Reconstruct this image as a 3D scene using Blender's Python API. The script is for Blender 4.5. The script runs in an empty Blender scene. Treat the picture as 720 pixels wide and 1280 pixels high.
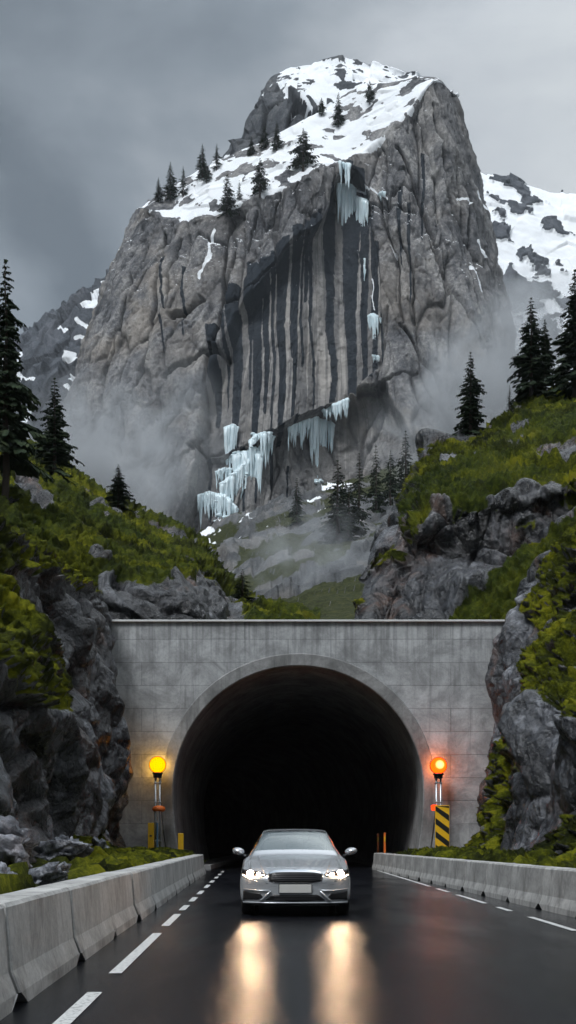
import bpy, math, random
import numpy as np
from mathutils import Vector, Matrix
from mathutils.bvhtree import BVHTree
R = math.radians
SC = bpy.context.scene
C = SC.collection

# ------------------------------------------------------------------ camera, world, sun, exposure
CAMZ, FPX, HY = 1.2, 1400.0, 1054.0          # eye height, focal length in photo pixels, horizon row
cam = bpy.data.objects.new('camera', bpy.data.cameras.new('camera'))
C.objects.link(cam); SC.camera = cam
cam.location = (0, 0, CAMZ); cam.rotation_euler = (R(90), 0, 0)
cam.data.sensor_fit = 'HORIZONTAL'; cam.data.sensor_width = 36
cam.data.lens = FPX/720*36
cam.data.shift_y = (HY-640)/720
cam.data.clip_start = .1; cam.data.clip_end = 6000

SC.view_settings.view_transform = 'Standard'; SC.view_settings.look = 'None'
SC.view_settings.gamma = 1; SC.view_settings.use_curve_mapping = False
SC.view_settings.exposure = 1.10
HAZE, MIST = .00008, True
SC.render.engine = 'CYCLES'
SC.cycles.volume_max_steps = 40
SC.cycles.volume_step_rate = 2.0
SC.cycles.volume_bounces = 0
SC.cycles.max_bounces = 4; SC.cycles.diffuse_bounces = 2; SC.cycles.glossy_bounces = 3
SC.cycles.transparent_max_bounces = 12
SC.cycles.use_denoising = True; SC.cycles.denoising_prefilter = 'ACCURATE'
SC.cycles.use_adaptive_sampling = True; SC.cycles.adaptive_threshold = .05
SC.cycles.sample_clamp_indirect = 6

SUN_EL, SUN_AZ = 54, 215                     # high behind the camera, a little to the left; veiled by cloud
sun = bpy.data.objects.new('sun', bpy.data.lights.new('sun', 'SUN')); C.objects.link(sun)
sun.data.energy = 1.25; sun.data.angle = R(18); sun.data.color = (.97, .985, 1.0)
sd = Vector((math.sin(R(SUN_AZ))*math.cos(R(SUN_EL)), math.cos(R(SUN_AZ))*math.cos(R(SUN_EL)), math.sin(R(SUN_EL))))
sun.rotation_euler = sd.to_track_quat('Z', 'Y').to_euler()

world = bpy.data.worlds.new('World'); SC.world = world; world.use_nodes = True
world.cycles.sampling_method = 'MANUAL'; world.cycles.sample_map_resolution = 512

# ------------------------------------------------------------------ node helper
class NT:
    def __init__(s, nt): s.t = nt; nt.nodes.clear()
    def n(s, typ, **kw):
        nd = s.t.nodes.new(typ); ins = kw.pop('i', {})
        for k, v in kw.items(): setattr(nd, k, v)
        for k, v in ins.items(): s.set(nd.inputs[k], v)
        return nd
    def set(s, sock, v):
        if isinstance(v, bpy.types.NodeSocket): s.t.links.new(v, sock)
        elif isinstance(v, bpy.types.Node): s.t.links.new(v.outputs[0], sock)
        else:
            if isinstance(v, (tuple, list)) and len(v) == 3 and sock.type == 'RGBA': v = (*v, 1)
            sock.default_value = v
    def math(s, op, a, b=0.0, c=None, clamp=False):
        nd = s.n('ShaderNodeMath', operation=op, use_clamp=clamp); s.set(nd.inputs[0], a); s.set(nd.inputs[1], b)
        if c is not None: s.set(nd.inputs[2], c)
        return nd.outputs[0]
    def noise(s, vec, scale, detail=4, rough=.55, dist=0.0, lac=2.0):
        return s.n('ShaderNodeTexNoise', i={'Vector': vec, 'Scale': scale, 'Detail': detail, 'Roughness': rough, 'Distortion': dist, 'Lacunarity': lac}).outputs[0]
    def voro(s, vec, scale, feature='F1', out=0, rnd=1.0):
        return s.n('ShaderNodeTexVoronoi', feature=feature, i={'Vector': vec, 'Scale': scale, 'Randomness': rnd}).outputs[out]
    def mapr(s, v, a, b, c=0.0, d=1.0, smooth=True):
        return s.n('ShaderNodeMapRange', interpolation_type='SMOOTHSTEP' if smooth else 'LINEAR', i={'Value': v, 'From Min': a, 'From Max': b, 'To Min': c, 'To Max': d}).outputs[0]
    def mix(s, f, a, b, mode='MIX'):
        nd = s.n('ShaderNodeMix', data_type='RGBA', blend_type=mode)
        s.set(nd.inputs[0], f); s.set(nd.inputs[6], a); s.set(nd.inputs[7], b); return nd.outputs[2]
    def ramp(s, f, stops):
        nd = s.n('ShaderNodeValToRGB'); s.set(nd.inputs[0], f); e = nd.color_ramp.elements
        e.remove(e[1]); e[0].position = stops[0][0]; e[0].color = (*stops[0][1], 1)
        for p, c in stops[1:]:
            q = e.new(p); q.color = (*c, 1)
        return nd.outputs[0]
    def scalev(s, vec, v):
        nd = s.n('ShaderNodeVectorMath', operation='MULTIPLY'); s.set(nd.inputs[0], vec); nd.inputs[1].default_value = v; return nd.outputs[0]
    def pos(s): return s.n('ShaderNodeNewGeometry').outputs['Position']
    def obj(s): return s.n('ShaderNodeTexCoord').outputs['Object']
    def attr(s, name): return s.n('ShaderNodeAttribute', attribute_name=name).outputs['Fac']
    def bump(s, h, strength=.5, dist=.05, normal=None):
        nd = s.n('ShaderNodeBump', i={'Strength': strength, 'Distance': dist, 'Height': h})
        if normal is not None: s.set(nd.inputs['Normal'], normal)
        return nd.outputs[0]
    def pbsdf(s, **kw):
        nd = s.n('ShaderNodeBsdfPrincipled')
        for k, v in kw.items(): s.set(nd.inputs[k.replace('_', ' ')], v)
        return nd
    def out(s, sh, vol=None):
        o = s.n('ShaderNodeOutputMaterial')
        if sh is not None: s.set(o.inputs['Surface'], sh)
        if vol is not None: s.set(o.inputs['Volume'], vol)

def mat(name):
    m = bpy.data.materials.new(name); m.use_nodes = True; return m, NT(m.node_tree)

def simple(name, col, rough=.6, metal=0.0, var=.15, scale=6.0, bump=0.0, coat=0.0, spec=.5):
    m, t = mat(name); v = t.obj()
    nz = t.noise(v, scale, 5)
    c = t.mix(nz, tuple(x*(1-var) for x in col), tuple(min(1, x*(1+var)) for x in col))
    b = t.pbsdf(Base_Color=c, Roughness=t.mapr(nz, .3, .7, max(.02, rough-.06), min(1, rough+.06)), Metallic=metal, Coat_Weight=coat)
    t.set(b.inputs['Specular IOR Level'], spec)
    if bump: t.set(b.inputs['Normal'], t.bump(t.noise(v, scale*6, 4), bump, .02))
    t.out(b); return m

def emis(name, col, st):
    m, t = mat(name); t.out(t.n('ShaderNodeEmission', i={'Color': col, 'Strength': st})); return m

# world: clear-sky base behind a rolling overcast
w = NT(world.node_tree)
tc = w.n('ShaderNodeTexCoord').outputs['Generated']
sky = w.n('ShaderNodeTexSky', sky_type='NISHITA', sun_disc=False, sun_elevation=R(SUN_EL), sun_rotation=R(SUN_AZ))
sx = w.n('ShaderNodeSeparateXYZ', i={0: tc})
stretch = w.scalev(tc, (1.0, 1.0, 2.1))
n1 = w.noise(stretch, 2.6, 7, .5, .6)
n2 = w.noise(stretch, 5.0, 6, .55, .25)
side = w.mapr(sx.outputs[0], -.30, .24, 0, 1, smooth=False)
f = w.math('ADD', w.math('MULTIPLY', side, .95), w.math('MULTIPLY', w.math('SUBTRACT', n1, .5), 2.2))
f = w.math('ADD', f, w.math('MULTIPLY', w.math('SUBTRACT', n2, .5), .75))
cl = w.ramp(f, [(0.0, (.080, .095, .110)), (.30, (.125, .145, .164)), (.55, (.185, .205, .224)), (.80, (.27, .29, .31)), (1.0, (.31, .33, .345))])
el = w.mapr(sx.outputs[2], .55, .95, 1.0, 3.3)
cl2 = w.n('ShaderNodeVectorMath', operation='SCALE'); w.set(cl2.inputs[0], cl); w.set(cl2.inputs[3], el)
skyc = w.n('ShaderNodeVectorMath', operation='SCALE'); w.set(skyc.inputs[0], sky); skyc.inputs[3].default_value = .05
fin = w.mix(.92, skyc.outputs[0], cl2.outputs[0])
bk = w.mapr(sx.outputs[1], -.75, .25, .62, 1.0)
fv = w.n('ShaderNodeVectorMath', operation='SCALE'); w.set(fv.inputs[0], fin); w.set(fv.inputs[3], bk); fin = fv.outputs[0]
bg = w.n('ShaderNodeBackground', i={'Color': fin, 'Strength': 1.0})
# below the horizon nothing of the sky is seen
wo = w.n('ShaderNodeOutputWorld'); w.set(wo.inputs['Surface'], bg)

# ------------------------------------------------------------------ numpy noise
def _h(ix, iy, iz, seed):
    h = (ix.astype(np.int64)*73856093) ^ (iy.astype(np.int64)*19349663) ^ (iz.astype(np.int64)*83492791) ^ (seed*2654435761)
    h = h.astype(np.uint64) & np.uint64(0xffffffff)
    h = ((h ^ (h >> np.uint64(15)))*np.uint64(2246822519)) & np.uint64(0xffffffff)
    h = ((h ^ (h >> np.uint64(13)))*np.uint64(3266489917)) & np.uint64(0xffffffff)
    return (h ^ (h >> np.uint64(16))).astype(np.float64)/4294967295.0
def vn(p, seed=0):
    i = np.floor(p); f = p-i; f = f*f*f*(f*(f*6-15)+10); r = 0
    for a in (0, 1):
        for b in (0, 1):
            for c in (0, 1):
                wt = (f[:, 0] if a else 1-f[:, 0])*(f[:, 1] if b else 1-f[:, 1])*(f[:, 2] if c else 1-f[:, 2])
                r = r+wt*_h(i[:, 0]+a, i[:, 1]+b, i[:, 2]+c, seed)
    return r*2-1
def fbm(p, octv=4, seed=0, gain=.5):
    r = 0; a = 1; s = 0; q = p.copy()
    for o in range(octv):
        r = r+a*vn(q, seed+o*17); s += a; a *= gain; q = q*2.03+11.3
    return r/s
def facets(p, seed=0, tilt=1.0, off=1.0):
    """chiselled blocks: every cell is a tilted plane of its own height"""
    base = np.floor(p-.5); best = np.full(len(p), 1e9); sec = best.copy(); val = np.zeros(len(p)); tone = np.zeros(len(p))
    for a in (0, 1):
        for b in (0, 1):
            for c in (0, 1):
                ix, iy, iz = base[:, 0]+a, base[:, 1]+b, base[:, 2]+c
                q = np.stack([ix+.15+.7*_h(ix, iy, iz, seed+1), iy+.15+.7*_h(ix, iy, iz, seed+2), iz+.15+.7*_h(ix, iy, iz, seed+3)], 1)
                d = p-q; dd = (d*d).sum(1)
                v = (_h(ix, iy, iz, seed+4)-.5)*1.2*off + tilt*(d[:, 0]*(_h(ix, iy, iz, seed+5)-.5)+d[:, 1]*(_h(ix, iy, iz, seed+6)-.5)+d[:, 2]*(_h(ix, iy, iz, seed+7)-.5))*2
                m = dd < best
                sec = np.where(m, best, np.minimum(sec, dd)); val = np.where(m, v, val); tone = np.where(m, _h(ix, iy, iz, seed+8), tone); best = np.where(m, dd, best)
    edge = np.sqrt(sec)-np.sqrt(best)
    facets.tone = tone
    return val, edge
def blocks(p, seed=0, off=.5):
    """angular rock: the upper hull of overlapping polyhedra, continuous but creased"""
    base = np.floor(p-.5); best = np.full(len(p), -1e9); sec = best.copy(); tone = np.zeros(len(p))
    for a in (0, 1):
        for b in (0, 1):
            for c in (0, 1):
                ix, iy, iz = base[:, 0]+a, base[:, 1]+b, base[:, 2]+c
                d = p-np.stack([ix+.2+.6*_h(ix, iy, iz, seed+1), iy+.2+.6*_h(ix, iy, iz, seed+2), iz+.2+.6*_h(ix, iy, iz, seed+3)], 1)
                m_ = 0
                for j in range(3):
                    u = np.stack([_h(ix, iy, iz, seed+10+3*j)-.5+(j == 0)*.9, _h(ix, iy, iz, seed+11+3*j)-.5+(j == 1)*.9, _h(ix, iy, iz, seed+12+3*j)-.5+(j == 2)*.9], 1)
                    u /= np.linalg.norm(u, axis=1, keepdims=True); q = (u*d).sum(1); m_ = np.maximum(m_, np.where(q > 0, q*(.9+.9*_h(ix, iy, iz, seed+30+j)), -q*(.9+.9*_h(ix, iy, iz, seed+33+j))))
                h = (_h(ix, iy, iz, seed+4)-.5)*off-m_
                w_ = h > best; sec = np.where(w_, best, np.maximum(sec, h)); tone = np.where(w_, _h(ix, iy, iz, seed+8), tone); best = np.where(w_, h, best)
    facets.tone = tone; return (best+.42)*1.5, (best-sec)*.9
def sstep(x, a, b):
    t = np.clip((x-a)/(b-a), 0, 1); return t*t*(3-2*t)

# ------------------------------------------------------------------ mesh helpers
def P(px, py, Y): return np.array([(px-360)*Y/FPX, Y, CAMZ+(HY-py)*Y/FPX])
def crs(K, counts):
    K = np.asarray(K, float); out = []
    n = len(K)
    for i in range(n-1):
        p0 = K[i-1] if i > 0 else 2*K[0]-K[1]; p1 = K[i]; p2 = K[i+1]; p3 = K[i+2] if i+2 < n else 2*K[-1]-K[-2]
        t = np.linspace(0, 1, counts[i], endpoint=False).reshape((-1,)+(1,)*(K.ndim-1))
        out.append(.5*((2*p1)+(-p0+p2)*t+(2*p0-5*p1+4*p2-p3)*t*t+(-p0+3*p1-3*p2+p3)*t**3))
    out.append(K[-1:]); return np.concatenate(out, 0)
def net(rows, rc, cc):
    """control net rows[r][c] of points -> dense grid (NR,NC,3)"""
    A = np.array(rows, float); A = crs(A, rc)
    return crs(A.transpose(1, 0, 2), cc).transpose(1, 0, 2)
def normals(G, toward=None):
    du = np.gradient(G, axis=1); dv = np.gradient(G, axis=0)
    n = np.cross(du, dv); n /= np.linalg.norm(n, axis=2, keepdims=True)+1e-12
    if toward is not None and (n*(np.asarray(toward)-G)).sum(2).mean() < 0: n = -n
    return n
def link(name, me, m, parent=None, kind=None, label=None, cat=None, group=None, smooth=False):
    o = bpy.data.objects.new(name, me); C.objects.link(o)
    if m is not None:
        for x in (m if isinstance(m, (list, tuple)) else [m]): me.materials.append(x)
    if parent is not None: o.parent = parent
    if kind: o['kind'] = kind
    if label: o['label'] = label
    if cat: o['category'] = cat
    if group: o['group'] = group
    if smooth: me.polygons.foreach_set('use_smooth', np.ones(len(me.polygons), bool))
    return o
def npmesh(name, V, F, attrs=None):
    me = bpy.data.meshes.new(name); V = np.asarray(V, np.float32); F = np.asarray(F, np.int32)
    me.vertices.add(len(V)); me.vertices.foreach_set('co', V.ravel())
    k = F.shape[1]; me.loops.add(F.size); me.loops.foreach_set('vertex_index', F.ravel())
    me.polygons.add(len(F)); me.polygons.foreach_set('loop_start', np.arange(len(F), dtype=np.int32)*k)
    me.polygons.foreach_set('loop_total', np.full(len(F), k, np.int32))
    for a, v in (attrs or {}).items():
        at = me.attributes.new(a, 'FLOAT', 'POINT'); at.data.foreach_set('value', np.asarray(v, np.float32).ravel())
    me.update(calc_edges=True); return me
def gridF(nr, nc, flip=False):
    i = np.arange(nr*nc).reshape(nr, nc)
    a, b, c, d = i[:-1, :-1].ravel(), i[:-1, 1:].ravel(), i[1:, 1:].ravel(), i[1:, :-1].ravel()
    return np.stack([a, d, c, b] if flip else [a, b, c, d], 1)
def sheet(name, G, m, attrs, kind='structure', toward=(0, 0, 60), skirt=True, **kw):
    nr, nc, _ = G.shape
    n = normals(G); flip = (n*(np.asarray(toward)-G)).sum(2).mean() < 0
    o = link(name, npmesh(name, G.reshape(-1, 3), gridF(nr, nc, flip), attrs), m, kind=kind, smooth=True, **kw)
    return o
def bvh_of(o):
    me = o.data; n = len(me.vertices); co = np.empty(n*3, np.float32); me.vertices.foreach_get('co', co)
    f = np.empty(len(me.loops), np.int32); me.loops.foreach_get('vertex_index', f)
    return BVHTree.FromPolygons(co.reshape(-1, 3).tolist(), f.reshape(-1, 4).tolist())
def ray_px(b, px, py):
    d = Vector(P(px, py, 1)-np.array([0, 0, CAMZ])).normalized()
    return b.ray_cast(Vector((0, 0, CAMZ)), d)[0]
def drop(b, x, y, top=500): return b.ray_cast(Vector((x, y, top)), Vector((0, 0, -1)))[0]

class MB:
    def __init__(s): s.v = []; s.f = []; s.mi = []
    def add(s, v, f, mi=0):
        k = len(s.v); s.v += [tuple(map(float, q)) for q in v]; s.f += [tuple(k+i for i in q) for q in f]; s.mi += [mi]*len(f); return s
    def box(s, c, d, rz=0, mi=0, taper=1.0):
        x, y, z = [q/2 for q in d]; cs, sn = math.cos(rz), math.sin(rz); v = []
        for zz in (-z, z):
            k = taper if zz > 0 else 1
            for a, b in ((-x, -y), (x, -y), (x, y), (-x, y)):
                a *= k; b *= k; v.append((c[0]+a*cs-b*sn, c[1]+a*sn+b*cs, c[2]+zz))
        return s.add(v, [(3, 2, 1, 0), (4, 5, 6, 7), (0, 1, 5, 4), (1, 2, 6, 5), (2, 3, 7, 6), (3, 0, 4, 7)], mi)
    def tube(s, pts, rad, n=10, cap=True, mi=0):
        pts = [Vector(q) for q in pts]; rad = rad if isinstance(rad, (list, tuple)) else [rad]*len(pts); v = []; f = []
        up = Vector((0, 0, 1))
        for i, q in enumerate(pts):
            d = (pts[min(i+1, len(pts)-1)]-pts[max(i-1, 0)]).normalized()
            a = d.cross(up if abs(d.z) < .9 else Vector((1, 0, 0))).normalized(); b = d.cross(a)
            for k in range(n):
                t = 2*math.pi*k/n; v.append(q+(a*math.cos(t)+b*math.sin(t))*rad[i])
        for i in range(len(pts)-1):
            for k in range(n):
                k2 = (k+1) % n; f.append((i*n+k, i*n+k2, (i+1)*n+k2, (i+1)*n+k))
        if cap: f.append(tuple(range(n))[::-1]); f.append(tuple((len(pts)-1)*n+k for k in range(n)))
        return s.add(v, f, mi)
    def lathe(s, prof, c=(0, 0, 0), n=24, axis='z', mi=0):
        v = []; f = []
        for r, h in prof:
            for k in range(n):
                t = 2*math.pi*k/n; a, b = r*math.cos(t), r*math.sin(t)
                v.append((c[0]+a, c[1]+b, c[2]+h) if axis == 'z' else ((c[0]+h, c[1]+a, c[2]+b) if axis == 'x' else (c[0]+a, c[1]+h, c[2]-b)))
        for i in range(len(prof)-1):
            for k in range(n):
                k2 = (k+1) % n; f.append((i*n+k, i*n+k2, (i+1)*n+k2, (i+1)*n+k))
        if prof[0][0] > 1e-4: f.append(tuple(range(n))[::-1])
        if prof[-1][0] > 1e-4: f.append(tuple((len(prof)-1)*n+k for k in range(n)))
        return s.add(v, f, mi)
    def build(s, name, m, parent=None, smooth=False, bevel=0.0, seg=2, sub=0, **kw):
        me = bpy.data.meshes.new(name); me.from_pydata(s.v, [], s.f); me.update()
        o = link(name, me, m, parent, smooth=smooth, **kw)
        if any(s.mi): me.polygons.foreach_set('material_index', s.mi)
        if bevel:
            b = o.modifiers.new('bevel', 'BEVEL'); b.width = bevel; b.segments = seg; b.limit_method = 'ANGLE'; b.angle_limit = R(35)
        if sub:
            b = o.modifiers.new('sub', 'SUBSURF'); b.levels = sub; b.render_levels = sub
        return o
def empty(name, loc, label, cat, group=None, rz=0):
    o = bpy.data.objects.new(name, None); C.objects.link(o); o.location = loc; o.rotation_euler = (0, 0, rz)
    o.empty_display_size = .2; o['label'] = label; o['category'] = cat
    if group: o['group'] = group
    return o
def copy_tree(o, parent=None):
    c = o.copy(); C.objects.link(c); c.parent = parent
    for ch in list(o.children): copy_tree(ch, c)
    return c
# ------------------------------------------------------------------ materials
def moss_col(t, v, sc=1.0):
    a = t.noise(v, .55/sc, 5, .6); b = t.noise(v, 9/sc, 6, .7)
    c1 = t.ramp(t.math('ADD', t.math('MULTIPLY', a, .66), t.math('MULTIPLY', b, .34)),
                [(.36, (.006, .009, .002)), (.46, (.024, .030, .003)), (.53, (.074, .085, .005)), (.61, (.180, .180, .010)), (.74, (.13, .09, .015))])
    return c1, b
def near_rock(name, light=1.0, scale=1.0, grass=0.0):
    m, t = mat(name); v = t.pos()
    big = t.noise(v, .35/scale, 6, .6, .4); med = t.noise(v, 2.2/scale, 8, .68, .3); fine = t.noise(v, 14/scale, 6, .7)
    strv = t.scalev(v, (1.0, 1.0, .28)); st = t.noise(strv, 1.5/scale, 6, .65, .8)
    k = light
    rk = t.ramp(t.math('ADD', t.math('MULTIPLY', big, .45), t.math('MULTIPLY', med, .55)),
                [(.34, (.006*k, .007*k, .009*k)), (.45, (.026*k, .028*k, .033*k)), (.54, (.080*k, .085*k, .097*k)), (.64, (.25*k, .26*k, .285*k))])
    tn = t.mapr(t.attr('tone'), .28, .75, .30, 2.2)
    sc_ = t.n('ShaderNodeVectorMath', operation='SCALE'); t.set(sc_.inputs[0], rk); t.set(sc_.inputs[3], tn); rk = sc_.outputs[0]
    wet = t.mapr(st, .44, .60)
    rk = t.mix(t.math('MULTIPLY', wet, .55), rk, (.012, .013, .016))
    fl = t.mapr(t.noise(v, 24/scale, 5, .75), .60, .70, 0, .55)      # lichen, quartz
    rk = t.mix(fl, rk, (.30*k, .32*k, .34*k))
    rust = t.math('MULTIPLY', t.mapr(t.noise(t.scalev(v, (1, 1, .45)), .42/scale, 5, .6, .6), .52, .64), t.mapr(med, .38, .62))
    rk = t.mix(t.math('MULTIPLY', rust, .42), rk, (.15, .062, .024))
    mc, mb = moss_col(t, v, scale)
    if grass:
        gn = t.mapr(t.noise(v, .12, 4), .42, .58)
        mc = t.mix(t.math('MULTIPLY', gn, grass), mc, t.ramp(t.noise(v, 3.0, 7, .7), [(.36, (.006, .012, .003)), (.5, (.024, .040, .006)), (.64, (.075, .092, .010))]))
    rk = t.mix(t.math('MULTIPLY', t.attr('crack'), .8), rk, (.008, .008, .01))
    ma = t.math('ADD', t.attr('moss'), t.math('MULTIPLY', t.math('SUBTRACT', t.noise(v, 5.5/scale, 6, .7), .5), 1.1))
    mm = t.mapr(ma, .44, .60)
    col = t.mix(mm, rk, mc)
    h = t.math('ADD', t.math('MULTIPLY', med, 1.0), t.math('MULTIPLY', fine, .35))
    cr = t.mapr(t.voro(t.n('ShaderNodeVectorMath', operation='ADD', i={0: v, 1: (3.1, 0, 1)}).outputs[0], 1.1/scale, 'DISTANCE_TO_EDGE'), 0, .05)
    h = t.math('ADD', h, t.math('MULTIPLY', cr, .10))
    wv = t.n('ShaderNodeVectorMath', operation='ADD', i={0: t.scalev(v, (1, 1, .55)), 1: t.n('ShaderNodeTexNoise', i={'Vector': v, 'Scale': .9}).outputs[1]}).outputs[0]
    ang = t.n('ShaderNodeTexVoronoi', distance='CHEBYCHEV', i={'Vector': wv, 'Scale': 1.5/scale}).outputs[0]; ang2 = t.n('ShaderNodeTexVoronoi', distance='MANHATTAN', i={'Vector': wv, 'Scale': 4.0/scale}).outputs[0]
    h = t.math('ADD', h, t.math('ADD', t.math('MULTIPLY', ang, 1.6), t.math('MULTIPLY', ang2, .45)))
    nb = t.bump(h, .75, .16*scale)
    nm = t.bump(t.math('ADD', mb, t.math('MULTIPLY', t.noise(v, 38/scale, 4, .7), .6)), .9, .10*scale)
    nmx = t.n('ShaderNodeMix', data_type='VECTOR'); t.set(nmx.inputs[0], mm); t.set(nmx.inputs[4], nb); t.set(nmx.inputs[5], nm)
    ro = t.mapr(fine, .3, .7, .22, .50); ro = t.math('ADD', ro, t.math('MULTIPLY', wet, -.08))
    rough = t.math('ADD', t.math('MULTIPLY', mm, .95), t.math('MULTIPLY', t.math('SUBTRACT', 1.0, mm), ro))
    b = t.pbsdf(Base_Color=col, Roughness=rough, Normal=nmx.outputs[1])
    t.set(b.inputs['Specular IOR Level'], t.mapr(mm, 0, 1, .55, .1)); t.out(b); return m

def far_rock(name, lo, mid, hi, s=1.0, moss=0.0):
    m, t = mat(name); v = t.pos()
    big = t.noise(v, .018/s, 7, .6, .6); med = t.noise(t.scalev(v, (1, 1, .5)), .12/s, 8, .7, .4); fine = t.noise(v, .8/s, 6, .7)
    rk = t.ramp(t.math('ADD', t.math('MULTIPLY', big, .3), t.math('ADD', t.math('MULTIPLY', med, .4), t.math('MULTIPLY', fine, .3))),
                [(.40, lo), (.5, mid), (.59, hi)])
    tan = t.mapr(t.noise(v, .03/s, 5, .6, .5), .48, .66, 0, .6)
    rk = t.mix(t.math('MULTIPLY', tan, t.attr('warm')), rk, (.36, .32, .275))
    # wash-out streaks of a run-down face
    fan = t.attr('fan'); cb = t.n('ShaderNodeCombineXYZ'); t.set(cb.inputs[0], fan); t.set(cb.inputs[2], t.math('MULTIPLY', t.n('ShaderNodeSeparateXYZ', i={0: v}).outputs[2], .022))
    s1 = t.noise(cb, .17/s, 4, .6, .15); s2 = t.noise(cb, .6/s, 4, .65, .15)
    sm = t.math('MULTIPLY', t.mapr(t.math('ADD', t.math('MULTIPLY', s1, .62), t.math('MULTIPLY', s2, .38)), .465, .515), t.attr('streak'))
    rk = t.mix(t.math('MULTIPLY', t.attr('streak'), t.mapr(med, .35, .65, .35, .85)), rk, (.44, .42, .395))
    rk = t.mix(t.math('MULTIPLY', sm, .62), rk, (.040, .045, .054))
    rk = t.mix(t.math('MULTIPLY', t.mapr(t.math('ADD', t.attr('band'), t.math('MULTIPLY', t.math('SUBTRACT', t.noise(t.scalev(v, (1, 1, .07)), .55, 6, .7), .5), 1.5)), .42, .56), .97), rk, (.016, .023, .032))
    rk = t.mix(t.math('MULTIPLY', t.attr('crack'), .92), rk, (.010, .011, .013))
    col = rk
    if moss:
        ma = t.math('ADD', t.attr('moss'), t.math('MULTIPLY', t.math('SUBTRACT', t.noise(v, .35/s, 6, .7), .5), .9))
        mm = t.mapr(ma, .4, .62)
        mc = t.ramp(t.noise(v, .5/s, 7, .7), [(.3, (.009, .012, .004)), (.5, (.028, .034, .009)), (.68, (.065, .066, .022))])
        col = t.mix(mm, col, mc)
    sa = t.math('ADD', t.attr('snow'), t.math('MULTIPLY', t.math('SUBTRACT', t.noise(v, .30/s, 6, .68), .5), .55))
    sm2 = t.mapr(sa, .47, .53)
    sn = t.mix(t.noise(v, .1, 4), (.74, .78, .82), (.86, .88, .90))
    col = t.mix(sm2, col, sn)
    h = t.math('ADD', med, t.math('MULTIPLY', fine, .3))
    hb = t.n('ShaderNodeMix', data_type='FLOAT'); t.set(hb.inputs[0], sm2); t.set(hb.inputs[2], h); t.set(hb.inputs[3], t.math('MULTIPLY', t.noise(v, .15/s, 4), .35))
    b = t.pbsdf(Base_Color=col, Roughness=t.mapr(sm, 0, 1, .8, .5), Normal=t.bump(hb.outputs[0], .8, 2.2*s))
    t.set(b.inputs['Specular IOR Level'], .12); t.out(b); return m

M_rock = near_rock('wet_rock_with_moss', .72)
M_rock2 = near_rock('hill_rock_with_moss', .40, 1.8, 0.7)
M_mount = far_rock('mountain_rock', (.036, .040, .047), (.145, .147, .155), (.36, .355, .345))
M_back = far_rock('summit_rock', (.035, .040, .048), (.075, .082, .092), (.15, .155, .16))
M_far = far_rock('far_peak_rock', (.035, .042, .05), (.075, .085, .10), (.13, .14, .16), 1.6)
M_valley = far_rock('valley_rock_and_grass', (.04, .043, .047), (.09, .095, .10), (.17, .175, .18), .35, moss=1.0)

def concrete(name, base=(.30, .305, .30), brick=False, scale=1.0, dirt=.5):
    m, t = mat(name); v = t.obj()
    a = t.noise(v, .7*scale, 8, .7, .5); b_ = t.noise(v, 9*scale, 6, .7)
    c = t.mix(t.mapr(a, .3, .7), tuple(x*.52 for x in base), tuple(x*1.3 for x in base))
    c = t.mix(t.mapr(b_, .4, .7, 0, .28), c, tuple(x*.5 for x in base))
    st = t.noise(t.scalev(v, (1.6, 1.6, .13)), 1.5*scale, 6, .65, .35)
    c = t.mix(t.mapr(st, .50, .70, 0, dirt), c, tuple(x*.36 for x in base))
    lt = t.noise(t.scalev(v, (1.3, 1.3, .2)), .9*scale, 5, .6, .3)
    c = t.mix(t.mapr(lt, .56, .72, 0, .35), c, tuple(min(1, x*1.6) for x in base))
    h = t.math('ADD', t.math('MULTIPLY', b_, .5), t.math('MULTIPLY', a, .3))
    if brick:
        cx = t.n('ShaderNodeSeparateXYZ', i={0: v}); cb = t.n('ShaderNodeCombineXYZ'); t.set(cb.inputs[0], cx.outputs[0]); t.set(cb.inputs[1], cx.outputs[2])
        wob = t.n('ShaderNodeVectorMath', operation='ADD'); t.set(wob.inputs[0], cb)
        wn = t.n('ShaderNodeCombineXYZ'); t.set(wn.inputs[1], t.math('MULTIPLY', t.math('SUBTRACT', t.noise(v, .5, 2), .5), .05)); t.set(wob.inputs[1], wn)
        bt = t.n('ShaderNodeTexBrick', offset=.42, offset_frequency=2, squash=1.0, i={'Vector': wob.outputs[0], 'Color1': (.62, .62, .62, 1), 'Color2': (1, 1, 1, 1), 'Mortar': (.33, .33, .34, 1), 'Scale': 1.0, 'Mortar Size': .016, 'Mortar Smooth': .3, 'Brick Width': 4.6, 'Row Height': 1.03, 'Bias': .2})
        c = t.mix(.6, c, bt.outputs[0], 'MULTIPLY'); h = t.math('ADD', h, t.math('MULTIPLY', bt.outputs[1], -1.3))
        zz = cx.outputs[2]
        drip = t.math('MULTIPLY', t.mapr(t.noise(t.scalev(v, (2.2, 1, .05)), 2.2, 4, .6), .45, .62), t.mapr(zz, 8.2, 11.0, 0, .4))
        c = t.mix(drip, c, (.055, .058, .06))
        pit = t.mapr(t.voro(v, 3.2), .06, .03); c = t.mix(t.math('MULTIPLY', pit, t.mapr(t.noise(v, 1.1, 2), .5, .6, 0, .8)), c, (.04, .04, .04))
    b = t.pbsdf(Base_Color=c, Roughness=t.mapr(b_, .3, .7, .55, .85), Normal=t.bump(h, .5, .03)); t.out(b); return m
M_conc = concrete('portal_concrete', (.40, .415, .425), brick=True)
M_ring = concrete('arch_concrete', (.235, .24, .24), dirt=.7)
M_line = concrete('lining_concrete', (.30, .30, .30), dirt=.7)
M_barr = concrete('barrier_concrete', (.40, .40, .39), scale=1.6, dirt=.85)

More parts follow.
